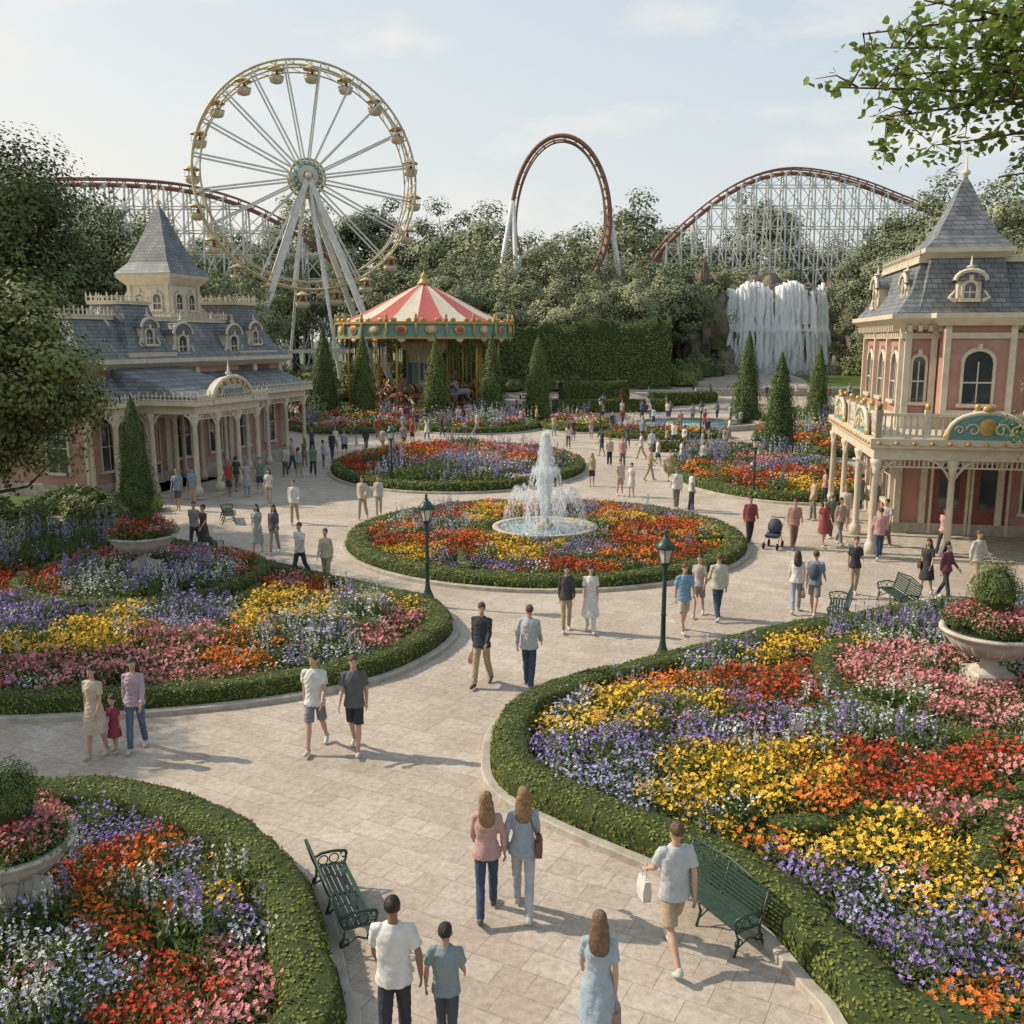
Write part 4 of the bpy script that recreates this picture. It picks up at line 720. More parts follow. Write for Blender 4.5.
# ------------------------------------------------ waterfall
def waterfall():
    g=group('waterfall',(33,122,2)); mb=MB(); rs=random.Random(9)
    def rock(c,r,seed): ell(mb,c,r,0,34,22,lump=.5,seed=seed,smooth=False)
    for i,(x,y,z,a,b,c) in enumerate([(24.2,122,6,3.0,4,8.2),(22.3,120,4,2.6,3,5),(25.2,123,11.5,1.9,2.6,3.0),(42.6,123,7,3.2,4,8.2),(41.8,121,4,1.8,2.5,4),(33,127.5,7.2,9.5,4.0,6.9),(29.6,120.2,2.4,1.6,1.5,1.7),(35.4,119.8,2.2,1.5,1.2,1.2),(25.6,118.5,3,2,1.6,3),(40.4,118.8,2.6,2.0,1.6,2.4),(32.4,119.6,2,1.2,1.1,1.1),(22,117,3,2,2,3),(30.8,123.2,13.4,.8,1.4,.9),(37.2,123,13.2,.9,1.4,1.0),(28.0,121.6,7.5,.9,1.2,1.2),(36.6,121.6,8.2,.9,1.2,1.1)]): rock((x,y,z),(a,b,c),i*3.7)
    mb.obj('rock_cliff',[ROCK],g)
    m,nt,b=newmat('falling_water'); tc=node(nt,'ShaderNodeTexCoord'); mp=node(nt,'ShaderNodeMapping'); mp.inputs['Scale'].default_value=(2.6,2.6,.22); nt.links.new(tc.outputs['Object'],mp.inputs[0]); nz=node(nt,'ShaderNodeTexNoise'); nz.inputs['Scale'].default_value=1.6; nz.inputs['Detail'].default_value=9; nz.inputs['Roughness'].default_value=.7; nt.links.new(mp.outputs[0],nz.inputs[0])
    r=ramp(nt,nz.outputs['Fac'],[(.34,(.66,.70,.72)),(.5,(.97,.97,.97))]); nt.links.new(r.outputs[0],b.inputs['Base Color']); b.inputs['Roughness'].default_value=.5; b.inputs['Specular IOR Level'].default_value=.3
    t=node(nt,'ShaderNodeBsdfTranslucent'); nt.links.new(r.outputs[0],t.inputs[0]); q=node(nt,'ShaderNodeMixShader'); q.inputs[0].default_value=.4; nt.links.new(b.outputs[0],q.inputs[1]); nt.links.new(t.outputs[0],q.inputs[2]); nt.links.new(q.outputs[0],nt.nodes['Material Output'].inputs[0])
    mb=MB()
    for k in range(150):   # many overlapping ribbons of falling water
        x0=rs.uniform(26.9,39.2); w0=rs.uniform(.12,.5); tp=13.9+.5*math.sin(x0*1.3)+rs.uniform(-.25,.25); bt=rs.choice([1.9,1.9,1.9,5.5,7.5,3.5])+rs.uniform(-.6,.6); yo=rs.uniform(-1.1,.1); ph=rs.uniform(0,6); sprd=rs.uniform(1.0,2.2); V=[]; nn=26
        for j in range(nn):
            t=j/(nn-1); z=tp-(tp-bt)*t; step=.8*(1/(1+math.exp(-(8.3-z)*3))) ; y=122.9+yo-1.7*math.sqrt(t)-step*.7
            ww=w0*(1+(sprd-1)*t)*(1 if t<.86 else 1-.75*(t-.86)/.14); xx=x0+(x0-33)*.10*t+.12*math.sin(t*7+ph)+.05*math.sin(t*23+ph)
            for u in (-1,-.5,.0,.5,1): V.append((xx+u*ww/2,y-.55*ww*(1-u*u)+.05*noise.noise(Vector((xx*3+u,z*.8,k))),z))
        f=[[j*5+i,(j+1)*5+i,(j+1)*5+i+1,j*5+i+1] for j in range(nn-1) for i in range(4)]; mb.add(V,f,0,True)
    mb.obj('falling_water',[m],g)
    mb=MB(); n=30000; P=np.stack([rng.normal(33,3.8,n),rng.normal(118.9,1.2,n),1.9+np.abs(rng.normal(0,1.5,n))],1); leaves(mb,P,.085,0,.9); n=9000; P=np.stack([rng.uniform(26.7,39.6,n),rng.normal(120.2,.5,n),rng.uniform(2,13.5,n)],1); leaves(mb,P,.07,0,.5); n=3500; P=np.stack([rng.uniform(27.2,38.8,n),rng.normal(120.0,.4,n),8.2+np.abs(rng.normal(0,.4,n))],1); leaves(mb,P,.09,0,.8); mb.obj('spray',[SPRAY],g)
    mb=MB(); mb.add([(20,102.5,2.0),(42,102.5,2.0),(44,121,2.5),(20,121,2.5)],[[0,1,2,3]],0); box(mb,19.6,42.4,101.9,102.5,1.0,2.15,1); mb.obj('lagoon',[TURQ,STONE],g)
waterfall()
sg=group('cliff_planting',(33,120,3)); R=random.Random(12)
for x,y,z,s in [(22.0,117,2.5,3.0),(23.2,119,2.5,3.3),(42.2,117.5,2.5,2.6),(44.0,119,2.5,3.6),(24.6,125,12,2.4),(20,112,2.5,2.2),(29,127,12.9,1.3),(41.6,126,12,2.4),(21,118,2.5,3.4),(23.8,120.5,9,2.0),(22.8,119.5,12,2.2),(42.6,120.5,9.5,2.2),(41.9,120,13,1.8),(33,128,13.2,1.2),(37,127,13,1.4),(26.0,120.8,13.5,1.0),(40.9,120.4,5.5,1.6),(25.0,118.6,6,1.5)]:
    inst('shrub',SH[1 if s<3 else 2],(x,y,z),x,(s,s,s*1.2),sg)
# ------------------------------------------------ ferris wheel
def ferris():
    X,Y,Z,Rw=-21.7,105,24.0,11.5; g=group('ferris_wheel',(X,Y,gz(X,Y))); ROT=18
    GW=pmat('pale_gold_steel',(.55,.48,.3),(.44,.37,.2),1,.5)
    mb=MB(); M0=XF(X,Y,Z,ROT); mb.M=M0; N=20; off=1.0
    for sy in (-off,off):
        for r,th,m in ((Rw,.12,1),(Rw-.8,.08,1),(1.8,.14,1)):
            tube(mb,[(r*math.cos(a),sy,r*math.sin(a)) for a in np.linspace(0,2*math.pi,81)],th,6,m)
        for k in range(N):
            a=2*math.pi*(k+.5)/N; c,s=math.cos(a),math.sin(a); beam(mb,(1.1*c,sy*1.25,1.1*s),(Rw*c,sy,Rw*s),.17,0)
            for q in range(2):
                a1=a+math.pi/N*q; a2=a1+math.pi/N; beam(mb,((Rw-.8)*math.cos(a1),sy,(Rw-.8)*math.sin(a1)),(Rw*math.cos(a2),sy,Rw*math.sin(a2)),.06,1)
    for k in range(N*2):
        a=2*math.pi*(k+.5)/N/2; c,s=math.cos(a),math.sin(a); beam(mb,(Rw*c,-off,Rw*s),(Rw*c,off,Rw*s),.09,1)
    R90=Matrix.Rotation(math.pi/2,4,'X')
    mb.M=M0@R90; lathe(mb,[(1.5,-1.5),(1.5,-1.35),(.6,-1.3),(.6,1.3),(1.5,1.35),(1.5,1.5)],28,m=3); lathe(mb,[(1.1,1.5),(1.05,1.6),(.001,1.62)],28,m=2); lathe(mb,[(.5,1.62),(.35,1.75),(.001,1.78)],20,m=4)
    for k in range(16):
        a=k*math.pi/8; ell(mb,(1.3*math.cos(a),1.3*math.sin(a),1.53),(.13,.13,.06),2,8,5)
    mb.obj('wheel',[WHITE,GW,CREAM,TEAL,RED],g)
    mb=MB()
    for k in range(N):
        a=2*math.pi*(k+.5)/N+.08; mb.M=M0@Matrix.Translation((Rw*math.cos(a),0,Rw*math.sin(a)))
        beam(mb,(0,-1,0),(0,1,0),.1,0)
        for sx in (-.45,.45):
            for yy in (-.6,.6): beam(mb,(sx,yy,-1.6),(sx*.2,yy,-.1),.05,0)
        lathe(mb,[(.82,-.62),(.72,-.5),(.35,-.3),(.08,-.22),(.001,-.1)],12,m=2+(k%2)*1); lathe(mb,[(.86,-.66),(.86,-.6),(.82,-.6)],12,m=1)
        lathe(mb,[(.3,-2.0),(.6,-1.9),(.74,-1.6),(.78,-1.32),(.7,-1.32),(.6,-1.6)],12,m=2); lathe(mb,[(.79,-1.36),(.81,-1.3),(.77,-1.28)],12,m=1)
        for q in range(6):
            b=q*math.pi/3; beam(mb,(.72*math.cos(b),.72*math.sin(b),-1.35),(.72*math.cos(b),.72*math.sin(b),-.6),.035,1)
        ell(mb,(.1,.1,-1.15),(.2,.16,.35),4,8,6); ell(mb,(.1,.1,-.78),(.1,.1,.12),5,8,6)
    mb.obj('gondolas',[WHITE,GOLD,CREAM,pmat('gondola_ochre',(.5,.36,.16),None,4,.5),DOOR,pmat('skin_far',(.4,.24,.17))],g)
    mb=MB(); mb.M=M0
    for sy in (-2.0,2.0):
        for sx in (-8.0,8.0): beam(mb,(0,sy*.8,0),(sx,sy*2.2,-Z+2),.6,0)
        beam(mb,(-6.6,sy*1.9,-18),(6.6,sy*1.9,-18),.3,0)
        beam(mb,(0,sy*.8,0),(sy*-1.2,sy*2.2,-Z+2),.3,0)
    tube(mb,[(0,-2.2,0),(0,2.2,0)],.35,12,0)
    mb.obj('support_frame',[WHITE],g)
ferris()
# ------------------------------------------------ roller coaster
def coaster():
    g=group('roller_coaster',(30,150,3))
    def track(mb,pts,ups,rail=.75,th=.13,tie=1.2):
        P=np.array(pts,float); U=np.array(ups,float); T=np.gradient(P,axis=0); T/=np.linalg.norm(T,axis=1)[:,None]; S=np.cross(T,U); S/=np.linalg.norm(S,axis=1)[:,None]; U=np.cross(S,T)
        tube(mb,P+S*rail,th,6,0); tube(mb,P-S*rail,th,6,0); tube(mb,P-U*.7,.32,6,0)
        d=0
        for i in range(1,len(P)):
            d+=np.linalg.norm(P[i]-P[i-1])
            if d>tie: d=0; beam(mb,P[i]+S[i]*rail,P[i]-U[i]*.6,.12,0); beam(mb,P[i]-S[i]*rail,P[i]-U[i]*.6,.12,0); beam(mb,P[i]+S[i]*rail,P[i]-S[i]*rail,.12,0)
    mb=MB(); Lx,Ly,Lz=6.8,140,23.6; pts=[];ups=[]
    for a in np.linspace(-math.pi*1.0,math.pi*1.0,110):
        x=Lx-6.2*math.sin(a)*(1 if math.cos(a)>0 else (1-.35*(math.cos(a))**2)); z=Lz+11.0*math.cos(a); pts.append((x,Ly+a*1.5,z)); ups.append((Lx-x,0,Lz-z))
    track(mb,pts,ups)
    for sx in (-1,1):
        for (a,b) in [((Lx+sx*6.7,Ly,26.5),(Lx+sx*10.8,Ly-3,3)),((Lx+sx*6.7,Ly,26.5),(Lx+sx*5.6,Ly-4,3)),((Lx+sx*5.6,Ly,19),(Lx+sx*8.3,Ly+4,3))]: tube(mb,[a,b],.36,8,1)
    mb.obj('loop',[RUST,WHITE],g)
    def hill(keys,yc,name,bent=2.6):
        mb=MB(); C=catmull([(a,b) for a,b in keys],False,12); xs=C[:,0]; zs=C[:,1]
        pts=np.stack([xs,np.full(len(xs),yc),zs],1); track(mb,pts,np.tile([0,0,1.],(len(xs),1)),tie=1.3)
        bx=np.arange(xs.min(),xs.max(),bent); prev=None
        for x in bx:
            z=np.interp(x,xs,zs)-.6
            lv=list(np.arange(3,z-1,3.0))+[z]
            for sy in (-1,1): beam(mb,(x,yc+sy*1.3,z),(x,yc+sy*(1.3+z*.09),2),.2,1)
            beam(mb,(x,yc,z),(x,yc,2),.14,1)
            W=lambda l:1.3+(z-l)*.09
            for i,l in enumerate(lv):
                beam(mb,(x,yc-W(l),l),(x,yc+W(l),l),.12,1)
                if i: beam(mb,(x,yc-W(lv[i-1]),lv[i-1]),(x,yc+W(l),l),.09,1)
            if prev is not None:
                px,pz=prev
                for l in np.arange(3,min(z,pz),3.0):
                    for sy in (-1,1): beam(mb,(px,yc+sy*(1.3+(pz-l)*.09),l),(x,yc+sy*(1.3+(z-l)*.09),l),.13,1)
                    l2=min(l+3.0,z,pz)
                    beam(mb,(px,yc-(1.3+(pz-l)*.09),l),(x,yc-(1.3+(z-l2)*.09),l2),.1,1); beam(mb,(px,yc-(1.3+(pz-l2)*.09),l2),(x,yc-(1.3+(z-l)*.09),l),.1,1)
            prev=(x,z)
        mb.obj(name,[RUST,WHITE],g)
    hill([(19,15),(21.8,20.5),(27,25.5),(32,29.3),(37,31.7),(42,32.6),(48,32),(53.5,30.6),(59,28.6),(66,26),(76,22)],150,'lift_hill',2.2)
    hill([(-62,27.6),(-50,27.5),(-41.4,26.7),(-34,24.6),(-27.5,21.2),(-22,17),(-16,12)],128,'first_drop',2.5)
coaster()
print('rides',time.time()-T0)
# ------------------------------------------------ carousel
def carousel():
    X,Y=-8.4,93; g=group('carousel',(X,Y,0)); mb=MB(); z0=gz(X,Y)*.5
    lathe(mb,[(8.3,-.5),(8.3,.25+z0),(8.0,.25+z0),(8.0,.5+z0),(7.6,.5+z0),(7.6,.75+z0),(.01,.76+z0)],48,m=0,smooth=False)
    fl=.75+z0
    lathe(mb,[(1.9,fl),(1.9,fl+.6),(1.6,fl+.8),(1.6,fl+5),(2.2,fl+5.6),(2.2,fl+6.2)],24,m=2)
    for k in range(12):
        a=k*math.pi/6; M=XF(0,0,0,math.degrees(a)); mb.M=M; box(mb,1.62,1.72,-.3,.3,fl+1.2,fl+4.2,3+k%2); mb.M=None
    N=20; zt=12.5; ze=8.7; RR=8.15
    for k in range(N):
        a0=2*math.pi*k/N;a1=2*math.pi*(k+1)/N; ro=[(RR+.2,ze),(6.0,ze+.95),(3.6,ze+2.2),(1.4,ze+3.3),(.5,zt-.1)]; V=[]
        for r,z in ro: V+=[(r*math.cos(a0),r*math.sin(a0),z),(r*math.cos((a0+a1)/2),r*math.sin((a0+a1)/2),z-.08),(r*math.cos(a1),r*math.sin(a1),z)]
        f=[]
        for i in range(4):
            for q in (0,1): f.append([i*3+q,i*3+q+1,(i+1)*3+q+1,(i+1)*3+q])
        mb.add(V,f,5 if k%2 else 2,True)
        am=(a0+a1)/2; M=XF(0,0,0,math.degrees(am)); mb.M=M; hw=(RR+.2)*math.tan(math.pi/N)
        box(mb,RR,RR+.15,-hw*.99,hw*.99,ze-1.25,ze-.05,3); box(mb,RR+.05,RR+.33,-hw,hw,ze-.1,ze+.12,1); box(mb,RR+.05,RR+.27,-hw,hw,ze-1.4,ze-1.22,1)
        ell(mb,(RR+.2,0,ze-.6),(.08,.6,.46),1,12,8); ell(mb,(RR+.26,0,ze-.6),(.06,.34,.26),2 if k%2 else 5,12,8)
        lathe(mb,[(.001,ze-1.75),(.28,ze-1.6),(.5,ze-1.38)],10,(RR+.15,0,0),1 if k%2 else 2,sx=.25)
        ell(mb,(RR+.27,-hw,ze-.55),(.12,.14,.66),1,8,6); lathe(mb,[(.14,ze+.1),(.2,ze+.3),(.09,ze+.5),(.14,ze+.62),(.001,ze+.9)],8,(RR+.2,-hw,0),1)
        for dy in (-hw*.5,hw*.5): ell(mb,(RR+.2,dy,ze+.25),(.1,.3,.2),1,8,6)
        mb.M=None
    lathe(mb,[(.55,zt-.2),(.7,zt),(.45,zt+.2),(.25,zt+.5),(.35,zt+.7),(.12,zt+.9),(.05,zt+1.1),(.001,zt+1.3)],16,m=1)
    lathe(mb,[(RR,ze-.3),(.5,ze-.2)],48,m=2,smooth=False)
    for k in range(12):
        a=(k+.5)*math.pi/6; tube(mb,[(7.3*math.cos(a),7.3*math.sin(a),fl),(7.3*math.cos(a),7.3*math.sin(a),ze-.4)],.1,8,1)
    mb.obj('canopy_and_platform',[pmat('carousel_deck',(.3,.16,.1),(.2,.1,.07)),GOLD,CREAM,TEAL,pmat('blue_panel',(.1,.16,.3)),pmat('carousel_red',(.45,.10,.09),(.38,.08,.07),3,.6)],g,(X,Y,0))
    hb=MB()
    tube(hb,[(-.62,0,1.0),(-.5,0,1.05),(-.15,0,1.0),(.25,0,1.02),(.5,0,1.08),(.62,0,1.1)],[.1,.26,.25,.27,.22,.1],10,0)
    tube(hb,[(.45,0,1.15),(.66,0,1.45),(.82,0,1.72)],[.21,.15,.12],8,0); tube(hb,[(.76,0,1.78),(.95,0,1.66),(1.12,0,1.5)],[.13,.11,.07],8,0)
    tube(hb,[(.36,0,1.42),(.55,0,1.75),(.76,0,1.92)],[.06,.1,.05],6,2); tube(hb,[(-.6,0,1.12),(-.85,0,1.05),(-.95,0,.65)],[.06,.1,.02],6,2)
    for s in (-1,1):
        tube(hb,[(.45,s*.13,.95),(.78,s*.13,.82),(.72,s*.13,.5),(.62,s*.13,.4)],[.11,.07,.05,.06],6,0); tube(hb,[(-.48,s*.13,.95),(-.4,s*.13,.62),(-.68,s*.13,.42),(-.72,s*.13,.18)],[.15,.09,.06,.06],6,0); tube(hb,[(.8,s*.06,1.85),(.8,s*.08,1.98)],[.04,.01],5,0)
    ell(hb,(0,0,1.2),(.28,.24,.1),1); tube(hb,[(0,0,0),(0,0,6.3)],.035,6,3)
    body=[pmat('horse_white',(.6,.56,.5)),pmat('horse_brown',(.22,.1,.05)),pmat('horse_grey',(.3,.28,.27)),pmat('horse_black',(.05,.04,.04))]
    HM=[hb.mesh('carousel_horse',[b,RED if i%2 else TEAL,GOLD if i else CREAM,GOLD]) for i,b in enumerate(body)]
    R=random.Random(2)
    for r,n in ((6.6,20),(5.2,15),(3.7,10)):
        for k in range(n):
            a=2*math.pi*k/n+r; inst('horse',HM[R.randrange(4)],(X+r*math.cos(a),Y+r*math.sin(a),fl+R.uniform(.0,.5)),a-math.pi/2,1.15,g)
carousel()
# ------------------------------------------------ buildings
def window(mb,u,z,w_,h,arch=True,y=0,fr=0,gl=3):
    t=.09; box(mb,u-w_/2,u+w_/2,y-.03,y,z,z+h,gl)
    box(mb,u-w_/2-t,u-w_/2,y-.1,y,z-.02,z+h,fr); box(mb,u+w_/2,u+w_/2+t,y-.1,y,z-.02,z+h,fr); box(mb,u-w_/2-t*1.8,u+w_/2+t*1.8,y-.18,y,z-.14,z-.02,fr)
    box(mb,u-.02,u+.02,y-.06,y-.032,z,z+h,fr); box(mb,u-w_/2,u+w_/2,y-.058,y-.034,z+h*.5-.025,z+h*.5+.025,fr)
    if arch:
        n=10; A=[(u+w_/2*math.cos(a),z+h+w_/2*.8*math.sin(a)) for a in np.linspace(0,math.pi,n)]
        mb.add([(x,y-.031,q) for x,q in A],[list(range(n))],gl)
        tube(mb,[(u+(w_/2+t/2)*math.cos(a),y-.05,z+h+(w_/2*.8+t/2)*math.sin(a)) for a in np.linspace(0,math.pi,n)],.075,5,fr,False)
        box(mb,u-.07,u+.07,y-.15,y,z+h+w_*.4,z+h+w_*.4+.24,fr)
    else: box(mb,u-w_/2-t*1.8,u+w_/2+t*1.8,y-.18,y,z+h,z+h+.14,fr)
def crest(mb,p0,p1,h=.45,step=.3,m=0):
    p0=np.array(p0,float);p1=np.array(p1,float); L=np.linalg.norm(p1-p0); n=max(1,int(L/step))
    beam(mb,p0+(0,0,.05),p1+(0,0,.05),.06,m); beam(mb,p0+(0,0,h*.55),p1+(0,0,h*.55),.035,m)
    for i in range(n+1):
        p=p0+(p1-p0)*i/n; hh=h*(1 if i%2 else .75); tube(mb,[p,p+(0,0,hh*.7),p+(0,0,hh)],[.03,.045,.005],4,m,False)
def finial(mb,x,y,z,h,m=0): tube(mb,[(x,y,z-.1),(x,y,z+h*.15),(x,y,z+h*.2),(x,y,z+h*.3),(x,y,z+h*.36),(x,y,z+h)],[.09,.07,.15,.15,.05,.012],8,m)
def dormer(mb,u,z,w_,h,y0,dep,sl=2,fr=0):
    box(mb,u-w_/2,u+w_/2,y0,y0+dep,z,z+h,fr)
    n=9; V=[]
    for yy in (y0-.12,y0+dep):
        for a in np.linspace(0,math.pi,n): V.append((u+(w_/2+.14)*math.cos(a),yy,z+h+(w_*.45)*math.sin(a)))
    mb.add(V,[[i,i+1,n+i+1,n+i] for i in range(n-1)]+[list(range(n))[::-1]],sl,False)
    tube(mb,[(u+(w_/2+.14)*math.cos(a),y0-.13,z+h+(w_*.45)*math.sin(a)) for a in np.linspace(0,math.pi,n)],.08,5,fr,False)
    window(mb,u,z+h*.15,w_*.5,h*.55,True,y0-.005,fr,3)
    finial(mb,u,y0,z+h+w_*.45,.5,fr)
    for s in (-1,1): tube(mb,[(u+s*(w_/2+.05),y0-.05,z),(u+s*(w_/2+.28),y0-.05,z+.12),(u+s*(w_/2+.1),y0-.05,z+h*.5)],[.09,.07,.04],5,fr)
def column(mb,x,y,z0,z1,r=.13,m=0):
    lathe(mb,[(r*1.7,0),(r*1.7,.35),(r*1.3,.42),(r*1.05,.5),(r,.6),(r*.85,z1-z0-.5),(r*1.3,z1-z0-.42),(r,z1-z0-.36),(r*1.5,z1-z0-.15),(r*1.7,z1-z0)],10,(x,y,z0),m)
def brackets(mb,x,y,z,dx,dy,m=0):
    for s in (-1,1):
        P=[(x+s*dx*t,y+s*dy*t,z-.75*(1-t)**2*1.0) for t in (0,.25,.5,.75,1)]
        tube(mb,P,.045,5,m); tube(mb,[(x+s*dx*.5,y+s*dy*.5,z),(x+s*dx*.45,y+s*dy*.45,z-.22)],.03,4,m)
BM=[CREAM,PINK,SLATE,GLASS,DOOR,TEAL,GOLD,STONE]
def left_building():
    ang=math.degrees(math.atan2(.958,.288)); ox,oy=-19.3,43.0; M0=XF(ox,oy,0,ang); g=group('victorian_pavilion',(ox,oy,0)); mb=MB(); mb.M=M0; L=17
    box(mb,0,L,0,9,0,5.9,1); box(mb,-.1,L+.1,-.1,9.1,0,.6,7)
    for x in np.arange(0,L+.1,L/6): box(mb,x-.18,x+.18,-.14,0,.6,5.9,0)
    box(mb,-.15,L+.15,-.2,9.15,4.9,5.2,0)
    rloft(mb,[(L/2,4.5,L/2+.2,4.7,5.8),(L/2,4.5,L/2+.65,5.15,6.1),(L/2,4.5,L/2+.65,5.15,6.3)],0)
    rloft(mb,[(L/2,4.5,L/2+.5,5.0,6.3),(L/2,4.5,L/2-.1,4.3,7.0),(L/2,4.5,L/2-.55,3.7,8.0),(L/2,4.5,L/2-.7,3.5,8.15)],2)
    rloft(mb,[(L/2,4.5,L/2-.6,3.6,8.15),(L/2,4.5,L/2-.6,3.6,8.32)],0)
    for a,b in [((.6,.9),(L-.6,.9)),((.6,.9),(.6,8.1)),((L-.6,.9),(L-.6,8.1))]: crest(mb,(a[0],a[1],8.3),(b[0],b[1],8.3),.5,.28)
    for x in np.arange(1.4,L,2.83): window(mb,x,1.2,1.1,2.2)
    mb.M=M0@XF(0,0,0,-90)
    for u in (-7.6,-5.2,-1.6): window(mb,u,1.2,1.1,2.2)
    for u in (-6.2,-2.8): dormer(mb,u,6.4,1.5,1.1,.0,2.2)
    mb.M=M0
    dormer(mb,12.0,6.4,1.3,1.1,-.1,2.0); dormer(mb,7.3,6.4,1.3,1.1,-.1,2.0)
    tx,ty=10.3,3.0; hb=1.3
    rloft(mb,[(tx,ty,hb,hb,5),(tx,ty,hb,hb,10.2)],0)
    for q in (-90,0):
        mb.M=M0@XF(tx,ty,0,q)
        for u in (-.55,.55): window(mb,u,8.85,.5,.6,True,-hb)
        box(mb,-1.05,1.05,-hb-.03,-hb,6.6,8.2,2)
        for u in (-hb+.1,hb-.1): box(mb,u-.1,u+.1,-hb-.1,-hb,5,10.2,0)
    mb.M=M0
    rloft(mb,[(tx,ty,hb+.1,hb+.1,8.3),(tx,ty,hb+.25,hb+.25,8.42),(tx,ty,hb+.25,hb+.25,8.55)],0)
    rloft(mb,[(tx,ty,hb+.05,hb+.05,10.1),(tx,ty,1.72,1.72,10.5),(tx,ty,1.76,1.76,10.7)],0)
    rloft(mb,[(tx,ty,1.8,1.8,10.7),(tx,ty,1.25,1.25,11.3),(tx,ty,.7,.7,12.7),(tx,ty,.22,.22,14.0),(tx,ty,.03,.03,14.4)],2); finial(mb,tx,ty,14.2,1.4)
    for (mx_,my,hx,hy,zb,zt) in [(14.3,1.6,1.7,1.6,6.0,9.2),(4.6,1.4,1.5,1.5,6.0,8.9)]:
        rloft(mb,[(mx_,my,hx,hy,5),(mx_,my,hx,hy,zb+.5)],1); rloft(mb,[(mx_,my,hx+.3,hy+.3,zb+.4),(mx_,my,hx+.35,hy+.35,zb+.6)],0)
        rloft(mb,[(mx_,my,hx+.25,hy+.25,zb+.6),(mx_,my,hx-.3,hy-.3,zb+1.8),(mx_,my,hx-.55,hy-.55,zt)],2); rloft(mb,[(mx_,my,hx-.45,hy-.45,zt),(mx_,my,hx-.45,hy-.45,zt+.12)],0)
        h=hx-.45
        for a,b in [((-h,-h),(h,-h)),((-h,-h),(-h,h)),((h,-h),(h,h)),((-h,h),(h,h))]: crest(mb,(mx_+a[0],my+a[1],zt+.1),(mx_+b[0],my+b[1],zt+.1),.5,.28)
        mb.M=M0@XF(mx_,my,0,0); dormer(mb,0,zb+.9,1.0,.9,-hy-.05,1); mb.M=M0@XF(mx_,my,0,-90); dormer(mb,0,zb+.9,1.0,.9,-hx-.05,1); mb.M=M0
    def porch(x0,x1,d,y0,ze,nx,zs=1.0):
        hexa(mb,[(x0-.4,y0-d-.4,ze+.32),(x1+.4,y0-d-.4,ze+.32),(x1+.4,y0,ze+.32),(x0-.4,y0,ze+.32)],[(x0-.4,y0-d-.4,ze+.42),(x1+.4,y0-d-.4,ze+.42),(x1-.2,y0,ze+.42+zs),(x0+.2,y0,ze+.42+zs)],2)
        box(mb,x0-.45,x1+.45,y0-d-.45,y0+.0,ze+.12,ze+.32,0); box(mb,x0-.12,x1+.12,y0-d-.12,y0-d+.12,ze-.28,ze+.12,0)
        box(mb,x0-.12,x0+.12,y0-d+.12,y0-.002,ze-.28,ze+.12,0); box(mb,x1-.12,x1+.12,y0-d+.12,y0-.002,ze-.28,ze+.12,0)
        for i in range(nx+1):
            x=x0+(x1-x0)*i/nx; column(mb,x,y0-d,.1,ze-.28); brackets(mb,x,y0-d,ze-.28,.7,0)
        nd=max(1,int(d/2))
        for i in range(nd):
            y=y0-d+d*(i+1)/(nd+.0) if i<nd-1 else y0-.2
            for x in (x0,x1): column(mb,x,y,.1,ze-.28); brackets(mb,x,y,ze-.28,0,.6)
        crest(mb,(x0-.4,y0-d-.42,ze+.32),(x1+.4,y0-d-.42,ze+.32),.42,.22); crest(mb,(x0-.4,y0-d-.42,ze+.32),(x0-.4,y0,ze+.32),.42,.22)
        for x in np.arange(x0,x1,.16): box(mb,x-.025,x+.025,y0-d-.02,y0-d+.02,ze-.5,ze-.28,0)
        box(mb,x0,x1,y0-d-.025,y0-d+.025,ze-.55,ze-.5,0)
        box(mb,x0-.5,x1+.5,y0-d-.5,y0,0.005,.1,7)
    porch(0,L,1.6,0,4.1,8)
    porch(1.6,6.8,4.6,0,4.15,3,1.4)
    cxp=4.2; yp=-4.95; n=13; V=[(cxp+1.7*math.cos(a),yp,4.35+1.15*math.sin(a)) for a in np.linspace(0,math.pi,n)]; V2=[(x,y+.35,z) for x,y,z in V]
    mb.add(V+V2,[list(range(n))[::-1],[n+i for i in range(n)]]+[[i,i+1,n+i+1,n+i] for i in range(n-1)],0); tube(mb,[(x,yp-.05,z) for x,_,z in V],.1,6,0)
    ell(mb,(cxp,yp-.06,4.85),(1.05,.08,.33),7,20,8)
    for i in range(9): box(mb,cxp-.75+i*.17,cxp-.64+i*.17,yp-.17,yp-.12,4.76,4.95,5)
    for a in np.linspace(.4,math.pi-.4,7): ell(mb,(cxp+1.45*math.cos(a),yp-.05,4.35+.98*math.sin(a)),(.14,.08,.14),6,8,5)
    finial(mb,cxp,yp+.15,5.45,.8)
    window(mb,4.2,.2,1.6,2.6,True,-.005,0,4)
    mb.obj('walls_roof_porch',BM,g)
left_building()
